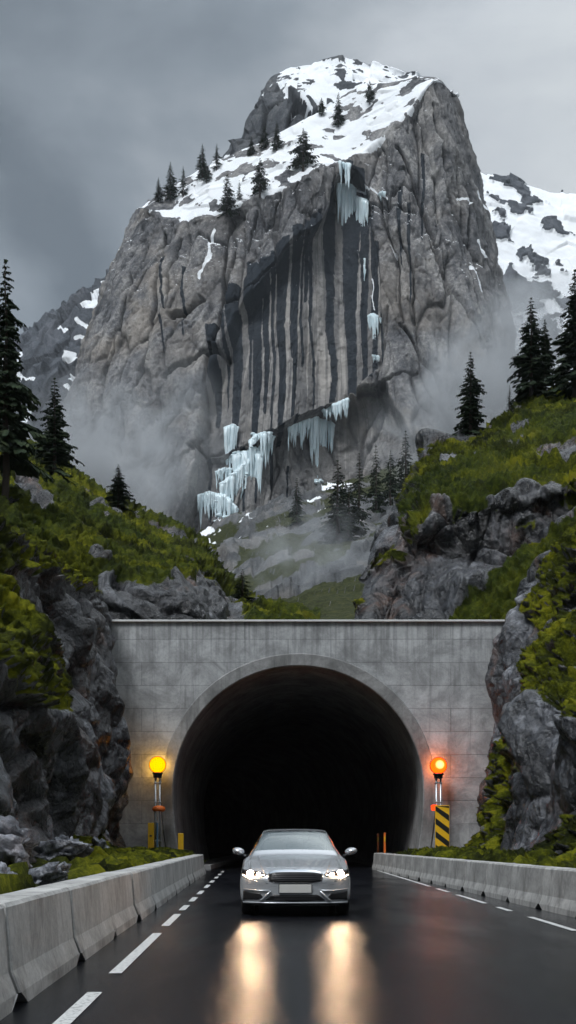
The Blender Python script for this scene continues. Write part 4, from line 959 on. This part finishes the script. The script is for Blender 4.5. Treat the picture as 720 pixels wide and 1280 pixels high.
# ------------------------------------------------------------------ boulders on the left verge
M_boul = near_rock('boulder_rock', 3.0, .6)
def boulder(px, Y, s, label, key='cl', seed=1, sz=(1, .8, .6)):
    x = (px-360)*Y/FPX; h = drop(bv[key], x, Y, 3.2) 
    if h is None: return
    import bmesh
    bm = bmesh.new(); bmesh.ops.create_icosphere(bm, subdivisions=4, radius=.5)
    co = np.array([v.co[:] for v in bm.verts]); nrm = co/np.linalg.norm(co, axis=1, keepdims=True)
    v_, e = facets(co*2.6+seed*7.3, seed, 2.2); v2_, e2_ = facets(co*6+seed*3, seed+9, 2.0)
    co = (co+nrm*(v_*.20+v2_*.05)[:, None])*np.array(sz)*s
    for v, c_ in zip(bm.verts, co): v.co = c_
    me = bpy.data.meshes.new('boulder'); bm.to_mesh(me); bm.free(); at_ = me.attributes.new('tone', 'FLOAT', 'POINT'); at_.data.foreach_set('value', np.full(len(co), .58, np.float32))
    o = link('boulder', me, M_boul, label=label, cat='rock', group='loose boulders on the left verge', smooth=True); o.location = (h.x, h.y, h.z+s*sz[2]*.40+.08); o.rotation_euler = (.1*seed, .07*seed, seed*.9)
boulder(8, 16.5, .95, 'grey boulder at the left picture edge above the barrier', seed=2, sz=(1.1, .9, .7))
boulder(62, 20, .95, 'long pale boulder lying on the grass verge under the cliff', seed=3, sz=(1.25, .6, .35))
boulder(52, 15.5, .62, 'flat pale stone just behind the left barrier', seed=4, sz=(1.4, .7, .42))
boulder(30, 18.5, .35, 'small stone in the grass between the two larger verge boulders', seed=5)
boulder(105, 28, .55, 'grey stone on the verge at the foot of the dark rocks', seed=6)
boulder(82, 24, .4, 'small grey stone right of the long pale boulder', seed=7)
boulder(6, 13.8, .4, 'small pale stone low at the left edge next to the barrier', seed=8)
boulder(125, 33, .5, 'stone nearest the tunnel on the left verge', seed=9)

# ------------------------------------------------------------------ signal beacons at the portal
M_pole = simple('galvanised_steel', (.42, .45, .48), .38, .8, .2, 12); M_yel = simple('safety_yellow', (.80, .46, .015), .45, 0, .12, 8)
M_blk = simple('black_paint', (.012, .012, .012), .45); M_ora = simple('orange_paint', (.75, .16, .02), .45)
M_blu = simple('blue_grey_paint', (.12, .22, .33), .4)
def beacon(px, py, Y, glow, edge, label, lamp_e, side):
    x = (px-360)*Y/FPX; z = CAMZ+(HY-py)*Y/FPX; e = empty('signal_beacon', (x, Y, .8), label, 'signal light')
    zz = z-.8; r = .355
    mb = MB(); mb.lathe([(0, -r)]+[(r*math.cos(a), r*math.sin(a)) for a in np.linspace(-1.45, 1.45, 17)]+[(0, r)], (0, 0, zz), 28); mb.build('lens', glow, e, smooth=True)
    mb = MB(); mb.lathe([(r+.012, -.035), (r+.03, -.03), (r+.03, .03), (r+.012, .035)], (0, .02, zz), 32, axis='y'); mb.build('bezel', edge, e, smooth=True)
    mb = MB(); mb.lathe([(.15, -.12), (.19, -.10), (.19, .02), (.24, .06), (.24, .10), (.12, .13)], (0, 0, zz-r-.10), 20); mb.build('socket', edge, e, smooth=True)
    mb = MB(); mb.tube([(-.09, 0, -.3), (-.09, 0, zz-r-.1)], .05, 12); mb.build('post', M_pole, e, smooth=True)
    mb = MB(); mb.tube([(.10, 0, -.3), (.10, 0, zz-r-.1)], .045, 12); mb.build('post', M_pole, e, smooth=True)
    for k in range(4):
        mb = MB(); zc = .5+k*.85; mb.box((0, 0, zc), (.34, .13, .05)); mb.build('bracket', M_pole, e, bevel=.008)
    lp = bpy.data.objects.new('lamp_light', bpy.data.lights.new('lamp_light', 'POINT')); C.objects.link(lp); lp.parent = e
    lp.location = (0, .46, zz+.02); lp.data.energy = lamp_e; lp.data.color = (1, .55, .06) if side < 0 else (1, .27, .03); lp.data.shadow_soft_size = .25
    return e
m, t = mat('yellow_lens'); lw = t.n('ShaderNodeLayerWeight', i={'Blend': .35}).outputs[1]
t.out(t.n('ShaderNodeEmission', i={'Color': t.mix(lw, (1, .32, .0), (1, .20, .0)), 'Strength': 1.35})); M_yl = m
m, t = mat('orange_lens'); ob = t.obj(); d_ = t.n('ShaderNodeVectorMath', operation='DISTANCE', i={0: ob, 1: (.03, -.33, 3.84)}).outputs['Value']
hot = t.mapr(d_, .05, .24, 1, 0); t.out(t.n('ShaderNodeEmission', i={'Color': t.mix(hot, (1, .040, .001), (1, .45, .12)), 'Strength': t.math('ADD', 3.2, t.math('MULTIPLY', hot, -1.2))})); M_ol = m
b1 = beacon(197, 956, 49.2, M_yl, M_blk, 'round glowing yellow signal light on twin posts left of the arch', 30, -1)
b2 = beacon(548, 957, 49.2, M_ol, M_blk, 'round glowing orange signal light on a post right of the arch', 36, 1)
def sub(e, nm, m_, c, d, **kw): mb = MB(); mb.box(c, d); return mb.build(nm, m_, e, **kw)
mb = MB(); mb.lathe([(.10, -.05), (.24, -.05), (.30, .02), (.26, .14), (.12, .20)], (.05, 0, 1.85), 20); mb.build('shroud', M_ora, b1, smooth=True)
sub(b1, 'cabinet', M_yel, (-.28, -.05, .62), (.26, .22, 1.35), bevel=.02); sub(b1, 'cabinet_latch', M_blk, (-.28, -.17, .72), (.10, .02, .07), bevel=.004)
sub(b1, 'conduit', M_blu, (.0, -.08, .35), (.08, .06, 1.9), bevel=.01)
sub(b1, 'base_plate', M_yel, (-.02, -.02, -.10), (.60, .3, .10), bevel=.01)
mb = MB(); mb.lathe([(.10, -.12), (.15, -.10), (.16, .10), (.10, .14)], (-.18, -.06, 1.95), 16); mb.build('red_marker', emis('red_marker_lens', (1, .06, .01), .9), b2, smooth=True)
# hazard board with diagonal stripes
x = (551-360)*47.3/FPX; hb = empty('hazard_marker', (x+.06, 47.3, .5), 'yellow and black diagonally striped hazard board under the orange light', 'road sign')
mb = MB(); mb.box((0, 0, 1.15), (.60, .05, 2.3)); mb.build('board', M_yel, hb, bevel=.008)
sm_ = MB()
for k in range(-1, 5):
    z0 = -.05+k*.56; W2 = .285; lo_, hi_ = .03, 2.27
    pl = [(-W2, z0+.44), (W2, z0), (W2, z0+.26), (-W2, z0+.70)]
    pl = [(a, min(hi_, max(lo_, b_))) for a, b_ in pl]
    sm_.add([(a, -.030, b_) for a, b_ in pl]+[(a, -.026, b_) for a, b_ in pl], [(0, 1, 2, 3), (7, 6, 5, 4)])
sm_.build('stripes', M_blk, hb)
for sx_ in (-.22, .22): mb = MB(); mb.tube([(sx_, .06, -.5), (sx_, .06, 2.2)], .03, 8); mb.build('post', M_pole, hb, smooth=True)
# yellow delineator on the left of the arch mouth, white guide strip on the right
x = (226-360)*48.3/FPX; dl = empty('delineator_post', (x, 48.3, 0), 'flat yellow delineator post beside the left foot of the arch', 'post')
mb = MB(); mb.box((0, 0, .85), (.24, .06, 1.55)); mb.build('post', M_yel, dl, bevel=.015)
mb = MB(); mb.box((0, 0, .04), (.4, .3, .08)); mb.build('foot', M_blk, dl, bevel=.015)
x = (205-360)*46.6/FPX; pl_ = empty('equipment_plinth', (x, 46.6, 0), 'low concrete plinth with a metal top rail behind the left barrier', 'plinth')
mb = MB(); mb.box((0, 0, .18), (2.2, .9, .5)); mb.build('slab', M_ring, pl_, bevel=.02)
mb = MB(); mb.tube([(-1.05, -.42, .46), (1.05, -.42, .46)], .035, 8); mb.tube([(-1.05, -.42, .1), (-1.05, -.42, .46)], .03, 8); mb.tube([(1.05, -.42, .1), (1.05, -.42, .46)], .03, 8); mb.build('rail', M_pole, pl_, smooth=True)
for k, yy in enumerate((53.5, 57.5)):
    rp = empty('reflector_post', (4.62, yy, .2), ['orange reflector post just inside the right wall of the tunnel', 'dimmer orange reflector post deeper along the right tunnel wall'][k], 'post')
    mb = MB(); mb.box((0, 0, .75), (.10, .05, 1.5)); mb.build('post', M_ora, rp, bevel=.01)
    mb = MB(); mb.box((0, -.035, 1.2), (.07, .02, .25)); mb.build('reflector', M_yel, rp, bevel=.005)
# ------------------------------------------------------------------ silver saloon, front towards the camera
CX, CY = .12, 18.15
car = empty('saloon_car', (CX, CY, 0), 'silver saloon car with its headlights on, driving out of the tunnel on the wet road', 'car')
m, t = mat('silver_paint'); v = t.obj(); fl = t.noise(v, 900, 2); dr = t.mapr(t.voro(v, 85), .10, .03, 0, 1)
gd = t.mapr(t.noise(v, 1.2, 2, .5), .3, .7)
b = t.pbsdf(Base_Color=t.mix(gd, (.45, .475, .50), (.50, .525, .55)), Metallic=.55, Roughness=.27, Coat_Weight=.8, Coat_Roughness=.06); t.out(b); M_car = m
M_tyre = simple('tyre_rubber', (.014, .014, .015), .8, bump=.2); M_rim = simple('alloy_rim', (.45, .46, .48), .3, .9); M_trim = simple('black_plastic', (.008, .008, .009), .35)
M_chr = simple('chrome', (.75, .76, .78), .12, 1.0, .03); M_seat = simple('seat_fabric', (.06, .06, .065), .85); M_dash = simple('dashboard', (.025, .025, .028), .7)
m, t = mat('car_glass'); fr = t.n('ShaderNodeFresnel', i={'IOR': 1.6}).outputs[0]
gm_ = t.n('ShaderNodeMixShader', i={0: t.math('ADD', t.math('MULTIPLY', fr, .9), .18, clamp=True), 1: t.n('ShaderNodeBsdfTransparent', i={'Color': (.50, .56, .55, 1)}), 2: t.n('ShaderNodeBsdfGlossy', i={'Color': (.85, .92, .92, 1), 'Roughness': .06})})
t.out(gm_.outputs[0]); M_glass = m
HW = .925
def bend(x): return .30*(abs(x)/HW)**3.0
# half sections: (s along the car, [(x,z) x 13 from bottom centre to roof centre])
def sec(s, w_, zb, zsh, tum, top, twd, crown=.02):
    """w_ half width, zsh shoulder height, tum shoulder x, top roof/hood height, twd half width of the roof/hood edge"""
    P_ = [(0, zb), (w_*.55, zb), (w_*.90, zb+.015), (w_*.985, zb+.11), (w_, .46), (w_*.995, .62), (w_*.975, zsh-.06), (tum, zsh)]
    e = top-crown*3
    P_ += [(tum+(twd-tum)*.35, zsh+(e-zsh)*.40), (twd+.02, e-.02 if e > zsh+.1 else e), (twd-.05, top-crown*1.3), (twd*.55, top-crown*.4), (0, top)]
    return (s, P_)
S = [sec(.00, .80, .27, .60, .72, .655, .60, .004), sec(.02, .88, .225, .655, .82, .70, .66, .008), sec(.10, .905, .20, .705, .85, .745, .70, .012), sec(.30, .92, .19, .755, .865, .80, .74, .015),
     sec(.60, .925, .19, .815, .865, .865, .76, .018), sec(.95, .925, .19, .875, .86, .935, .77, .018), sec(1.28, .925, .19, .925, .85, .99, .77, .02),
     sec(1.45, .925, .19, .945, .845, 1.045, .745, .02), sec(1.72, .925, .19, .955, .84, 1.21, .675, .022), sec(1.98, .925, .19, .96, .835, 1.36, .61, .022), sec(2.2, .925, .19, .965, .835, 1.435, .585, .018),
     sec(2.75, .925, .19, .97, .83, 1.47, .575, .018), sec(3.3, .925, .19, .975, .83, 1.44, .575, .02), sec(3.8, .92, .20, .985, .83, 1.25, .62, .02), sec(4.2, .91, .22, .99, .80, 1.05, .70, .02), sec(4.55, .88, .25, .97, .78, 1.0, .68, .02), sec(4.66, .80, .32, .80, .70, .86, .6, .01)]
def halfgrid():
    A = np.array([[(x, s, z) for x, z in p_] for s, p_ in S]); A = crs(A, [3]*(len(S)-1)); return crs(A.transpose(1, 0, 2), [4]*12).transpose(1, 0, 2)
HG = halfgrid(); ns, nc_ = HG.shape[:2]
def warp(p_):
    x, s, z = p_; k = max(0, 1-s/1.5); rake = .38*max(0, z-.60)**1.0*max(0, 1-s/.35)+.10*max(0, .30-z)*max(0, 1-s/.3)
    return (x, s+bend(x)*k+rake, z)
full = np.concatenate([HG, (HG*np.array([-1, 1, 1]))[:, ::-1][:, 1:]], 1)
full = np.array([[warp(q) for q in r_] for r_ in full]); W = full.shape[1]
# index ranges of the glass in the half section: columns between shoulder (7*4=28) and roof edge (10*4=40)
bodyF = []; wsF = []; sgF = [[], []]
def fidx(i, j): return (i*W+j, i*W+(j+1) % W, (i+1)*W+(j+1) % W, (i+1)*W+j)
for i in range(ns-1):
    s_ = (i+.5)/3
    for j in range(W-1):
        jj = j+.5 if j < nc_-1 else 2*(nc_-1)-j-.5
        if 7.25 < s_ < 9.85 and jj > 39.2: wsF.append(fidx(i, j))
        elif 8.3 < s_ < 13.2 and 29.0 < jj < 36.6: sgF[0 if j < nc_-1 else 1].append(fidx(i, j))
        else: bodyF.append(fidx(i, j))
Vf = full.reshape(-1, 3).tolist()
# nose cap
ring = full[0]; cx_, cz_ = 0, .46; capV = [ring.copy()]
for k in (.8, .55, .28, .02):
    r_ = []
    for q in ring:
        x_, z_ = q[0]*k, cz_+(q[2]-cz_)*k; r_.append(warp((x_, -.012*(1-k), z_)))
    capV.append(np.array(r_))
base = len(Vf)
for r_ in capV[1:]: Vf += r_.tolist()
for k in range(4):
    a0 = 0 if k == 0 else base+(k-1)*W; b0 = base+k*W
    for j in range(W-1): bodyF.append((a0+j, b0+j, b0+j+1, a0+j+1))
tail = len(Vf); Vf.append((0, full[-1][:, 1].mean()+.03, .6))
for j in range(W-1): bodyF.append(((ns-1)*W+j, (ns-1)*W+j+1, tail))
def orient(o):
    me = o.data; c = Vector((0, 2.3, .62)); s_ = sum((p_.center-c).dot(p_.normal)*p_.area for p_ in me.polygons)
    if s_ < 0: me.flip_normals()
    return o
def mk(name, F_, m_, par, smooth=True, off=0):
    used = sorted({i for f_ in F_ for i in f_}); mp = {u: i for i, u in enumerate(used)}
    me = bpy.data.meshes.new(name); me.from_pydata([Vf[u] for u in used], [], [tuple(mp[i] for i in f_) for f_ in F_]); me.update()
    return orient(link(name, me, m_, par, smooth=smooth))
body = mk('body', bodyF, M_car, car)
mk('windshield', wsF, M_glass, car)
for s_ in (0, 1): mk('side_window', sgF[s_], M_glass, car)
def yf(x, z):
    """front face of the nose"""
    return warp((x, -.004, z))[1]
def patch(name, poly, m_, par, out_=.012, nx=26, nz=8, thick=.03, smooth=True, top=None):
    """poly: lower and upper edge as functions over x; a plate following the nose"""
    (x0, x1, lo, hi) = poly; v = []; f = []
    for i in range(nx+1):
        x = x0+(x1-x0)*i/nx
        for j in range(nz+1):
            a = lo(x); b__ = hi(x); z = a+(b__-a)*j/nz
            edge = min(1, 6*min(i/nx, 1-i/nx, j/nz, 1-j/nz)); v.append((x, yf(x, z)-out_*edge**.5+thick*(0 if edge > 0 else .6), z))
    for i in range(nx):
        for j in range(nz): k = i*(nz+1)+j; f.append((k, k+nz+1, k+nz+2, k+1) if x1 > x0 else (k, k+1, k+nz+2, k+nz+1))
    me = bpy.data.meshes.new(name); me.from_pydata(v, [], f); me.update(); return orient(link(name, me, m_, par, smooth=smooth))
lin = lambda pts: (lambda x: float(np.interp(x, [p_[0] for p_ in pts], [p_[1] for p_ in pts])))
def sup(hw, zc, hh, n_=4): return (lambda x: zc-hh*max(0, 1-abs(x/hw)**n_)**(1/n_)), (lambda x: zc+hh*max(0, 1-abs(x/hw)**n_)**(1/n_))
# grille: chrome surround, black mesh and fine slats
l1, h1 = sup(.465, .648, .122, 3.4); fr_ = patch('grille_frame', (-.465, .465, l1, h1), M_chr, car, .022)
l2, h2 = sup(.448, .648, .108, 3.4); gr2 = patch('grille', (-.448, .448, l2, h2), M_trim, car, .034)
for k in range(5):
    zc = .595+k*.028; hwk = .375-.05*abs(k-2)/2; mb = MB(); mb.tube([(x, yf(x, zc)-.042, zc) for x in np.linspace(-hwk, hwk, 14)], .0045, 6); mb.build('slat', simple('dark_chrome', (.03, .03, .034), .35, .9) if k == 0 else bpy.data.materials['dark_chrome'], gr2, smooth=True)
# number plate, blank
mb = MB(); mb.box((0, -.045, .463), (.52, .016, .135)); mb.build('license_plate', simple('plate_white', (.52, .52, .50), .4, var=.08), car, bevel=.006)
mb = MB(); mb.box((0, -.034, .463), (.545, .014, .155)); mb.build('plate_holder', M_trim, car, bevel=.006)
# lower intake, side intakes with bright blades, splitter
patch('lower_intake', (-.50, .50, lin([(-.50, .262), (0, .245), (.50, .262)]), lin([(-.50, .268), (-.36, .378), (.36, .378), (.50, .268)])), M_trim, car, .016)
for zc in (.29, .33): mb = MB(); mb.tube([(x, yf(x, zc)-.022, zc) for x in np.linspace(-.40, .40, 12)], .006, 6); mb.build('intake_bar', bpy.data.materials['dark_chrome'], car, smooth=True)
for s_ in (-1, 1):
    X = sorted([s_*.50, s_*.86]); lo_ = lin(sorted([(s_*.50, .275), (s_*.86, .272)])); hi_ = lin(sorted([(s_*.50, .290), (s_*.58, .40), (s_*.86, .425)]))
    patch('side_intake', (X[0], X[1], lo_, hi_), M_trim, car, .014)
    mb = MB(); mb.tube([(s_*a, yf(s_*a, z)-.026, z) for a, z in [(.40, .425), (.47, .35), (.54, .285), (.60, .262)]], [.012, .022, .022, .010], 8); mb.build('bumper_blade', M_car, car, smooth=True)
    mb = MB(); mb.tube([(s_*a, yf(s_*a, z)-.018, z) for a, z in [(.42, .432), (.60, .428), (.86, .445)]], .014, 8); mb.build('bumper_crease', M_car, car, smooth=True)
    # headlamp: dark housing, clear lens, burning projector
    hx = [(s_*.47, .70), (s_*.60, .74), (s_*.88, .775)]; lx = [(s_*.47, .672), (s_*.60, .640), (s_*.80, .635), (s_*.88, .672)]
    X = sorted([s_*.47, s_*.88]); hd = patch('headlight', (X[0], X[1], lin(sorted(lx)), lin(sorted(hx))), M_trim, car, .020, nx=20)
    for k, (xx, rr) in enumerate(((.735, .058), (.60, .034))):
        zc = .700 if k == 0 else .690; yb = yf(s_*xx, zc)-.030
        mb = MB(); mb.lathe([(rr, .02), (rr*1.0, -.006), (rr*.7, -.016), (0, -.022)], (s_*xx, yb, zc), 20, axis='y'); mb.build('lamp', bpy.data.materials.get('headlamp_beam%d' % k) or emis('headlamp_beam%d' % k, (1, .62, .38), (120, 40)[k]), hd, smooth=True)
    mb = MB(); mb.tube([(s_*a, yf(s_*a, z)-.030, z) for a, z in [(.50, .690), (.62, .655), (.80, .650), (.865, .685)]], .009, 6); mb.build('daylight_strip', bpy.data.materials.get('strip_light') or emis('strip_light', (1, .80, .58), 5), hd, smooth=True)
# emblem on the hood lip and hood shut line
mb = MB(); mb.lathe([(0, .010), (.030, .006), (.034, 0)], (0, .155, .762), 20); mb.v = [(x, y, z+(y-.155)*.45) for x, y, z in mb.v]; mb.build('badge', M_trim, car, smooth=True)
def surf_z(x, s):
    """height of the hood at (x, s)"""
    i = np.argmin(abs(full[:, nc_-1, 1]-s)); r_ = full[i][24:nc_]; return float(np.interp(abs(x), r_[::-1, 0], r_[::-1, 2]))
mb = MB(); mb.tube([(x, full[3][nc_-1][1]+bend(x)*.9-.02, surf_z(x, full[3][nc_-1][1])+.002) for x in np.linspace(-.62, .62, 20)], .004, 5); mb.build('hood_seam', M_trim, car)
for s_ in (-1, 1):
    mb = MB(); mb.tube([(s_*(.50+.16*k/8), full[5+k*2][nc_-1][1]+.0, surf_z(.5+.16*k/8, full[5+k*2][nc_-1][1])+.001) for k in range(8)], .010, 6); mb.build('hood_crease', M_car, car, smooth=True)
    # mirrors on stalks
    mb = MB(); mc_ = (s_*1.00, 1.72, 1.06)
    mb.lathe([(0, -.10), (.045, -.085), (.075, -.04), (.085, .02), (.080, .07), (0, .075)], (0, 0, 0), 16, axis='y')
    mb.v = [(mc_[0]+x*1.30, mc_[1]+y, mc_[2]+z*.80+x*s_*.12) for x, y, z in mb.v]; mo = mb.build('mirror', M_car, car, smooth=True)
    mb = MB(); mb.tube([(s_*.86, 1.76, .975), (s_*.97, 1.74, 1.01)], [.028, .022], 10); mb.build('stalk', M_trim, mo, smooth=True)
    # pillars' dark edge
    # wheels
    for yy in (.92, 3.75):
        wx_ = s_*.80; mb = MB(); mb.lathe([(.215, -.10), (.30, -.112), (.325, -.09), (.333, -.04), (.333, .04), (.325, .09), (.30, .112), (.215, .10)], (0, 0, 0), 40, axis='x')
        mb.v = [(x+wx_, y+yy, z+.333) for x, y, z in mb.v]; wh = mb.build('wheel', M_tyre, car, smooth=True)
        mb = MB(); mb.lathe([(.218, .10*s_), (.21, .105*s_), (.20, .06*s_), (.05, .07*s_), (0, .08*s_)], (0, 0, 0), 30, axis='x'); mb.v = [(x+wx_, y+yy, z+.333) for x, y, z in mb.v]
        rm_ = mb.build('rim', M_rim, wh, smooth=True)
mb = MB(); mb.box((0, .85, .215), (1.45, .9, .10)); mb.build('underbody', M_trim, car)
patch('front_lip', (-.86, .86, lambda x: .215, lambda x: .248), M_car, car, .028, nx=30, nz=3)
# cabin: dashboard, steering wheel, seats with headrests, roof lining, inner mirror
mb = MB(); mb.box((0, 1.72, .86), (1.42, .5, .22)); mb.build('dashboard', M_dash, car, bevel=.05)
mb = MB(); mb.tube([(.36+.185*math.cos(a), 2.02-.06*math.sin(a), 1.0+.165*math.sin(a)) for a in np.linspace(0, 2*math.pi, 26)], .016, 8, cap=False); mb.box((.36, 2.02, 1.0), (.32, .03, .035)); mb.build('steering_wheel', M_trim, car, smooth=True)
for sx_ in (-.37, .37):
    mb = MB(); mb.box((sx_, 2.75, .90), (.50, .16, .70), taper=.85); st_ = mb.build('seat', M_seat, car, bevel=.06, seg=3)
    mb = MB(); mb.box((sx_, 2.78, 1.28), (.26, .10, .17), taper=.9); mb.build('headrest', M_seat, st_, bevel=.04, seg=3)
mb = MB(); mb.box((0, 3.5, .95), (1.3, .12, .5)); mb.build('rear_seat', M_seat, car, bevel=.05)
mb = MB(); mb.box((0, 1.98, 1.31), (.24, .03, .06)); mb.build('inner_mirror', M_trim, car, bevel=.012)
mb = MB(); mb.box((0, 2.4, .42), (1.66, 2.8, .3)); mb.build('floor_pan', M_dash, car)
for s_ in (-1, 1): mb = MB(); mb.tube([(s_*.05, 1.50, 1.062), (s_*.35, 1.52, 1.065), (s_*.62, 1.58, 1.045)], .007, 6); mb.build('wiper', M_trim, car)
# the two beams
for s_ in (-1, 1):
    l_ = bpy.data.objects.new('headlight_beam', bpy.data.lights.new('headlight_beam', 'SPOT')); C.objects.link(l_); l_.parent = car
    l_.location = (s_*.735, yf(s_*.735, .70)-.09, .70); l_.rotation_euler = (R(-86), 0, 0)
    l_.data.energy = 9; l_.data.color = (1, .74, .48); l_.data.spot_size = R(70); l_.data.spot_blend = .8; l_.data.shadow_soft_size = .05

# ------------------------------------------------------------------ air: even haze, and mist banks lying in the valley
hm, t = mat('haze_air'); t.out(None, t.n('ShaderNodeVolumePrincipled', i={'Color': (.80, .86, .92, 1), 'Density': HAZE, 'Anisotropy': .2}).outputs[0])
mb = MB(); mb.box((0, 560, 199), (2600, 1240, 402)); mb.build('haze', hm, kind='stuff', label='thin cold haze filling the valley air', cat='haze')
def mist(px, py, Y, rx, rz, ry, dens, seed, label, amp=1.0):
    c_ = P(px, py, Y); u = Y/FPX; m_, t = mat('mist_bank'); v = t.obj()
    r2_ = t.n('ShaderNodeVectorMath', operation='LENGTH', i={0: v}).outputs['Value']
    fo = t.mapr(r2_, .15, 1.0, 1, 0)
    nz = t.noise(t.n('ShaderNodeVectorMath', operation='ADD', i={0: t.scalev(v, (1.0, .7, 1.0)), 1: (seed*3.1, seed*1.7, seed)}).outputs[0], 2.3, 4, .6, .6)
    dn = t.math('MULTIPLY', t.math('MULTIPLY', fo, t.mapr(nz, .38, .72)), dens)
    t.out(None, t.n('ShaderNodeVolumePrincipled', i={'Color': (.86, .90, .94, 1), 'Density': dn, 'Anisotropy': .1}).outputs[0])
    mb = MB(); mb.lathe([(0, -1)]+[(math.cos(a), math.sin(a)) for a in np.linspace(-1.4, 1.4, 11)]+[(0, 1)], (0, 0, 0), 20)
    o = mb.build('mist', m_, kind='stuff', label=label, cat='mist', smooth=True); o.location = c_; o.scale = (rx*u, ry, rz*u)
if MIST:
    mist(118, 600, 300, 135, 105, 60, .14, 1, 'white mist bank rising behind the left hill')
    mist(200, 540, 370, 110, 110, 34, .05, 2, 'thin mist drifting up the left foot of the cliff')
    mist(622, 500, 330, 150, 120, 60, .13, 3, 'mist bank between the right hill and the cliff foot')
    mist(535, 560, 350, 110, 80, 26, .06, 4, 'mist drifting among the valley spruces')
    mist(390, 700, 190, 110, 60, 30, .055, 5, 'low mist lying over the grassy valley slope')
    mist(660, 400, 620, 120, 60, 50, .05, 6, 'pale cloud hanging below the far snowy mountain')
print('POLYS', sum(len(o.data.polygons) for o in C.objects if o.type == 'MESH'))
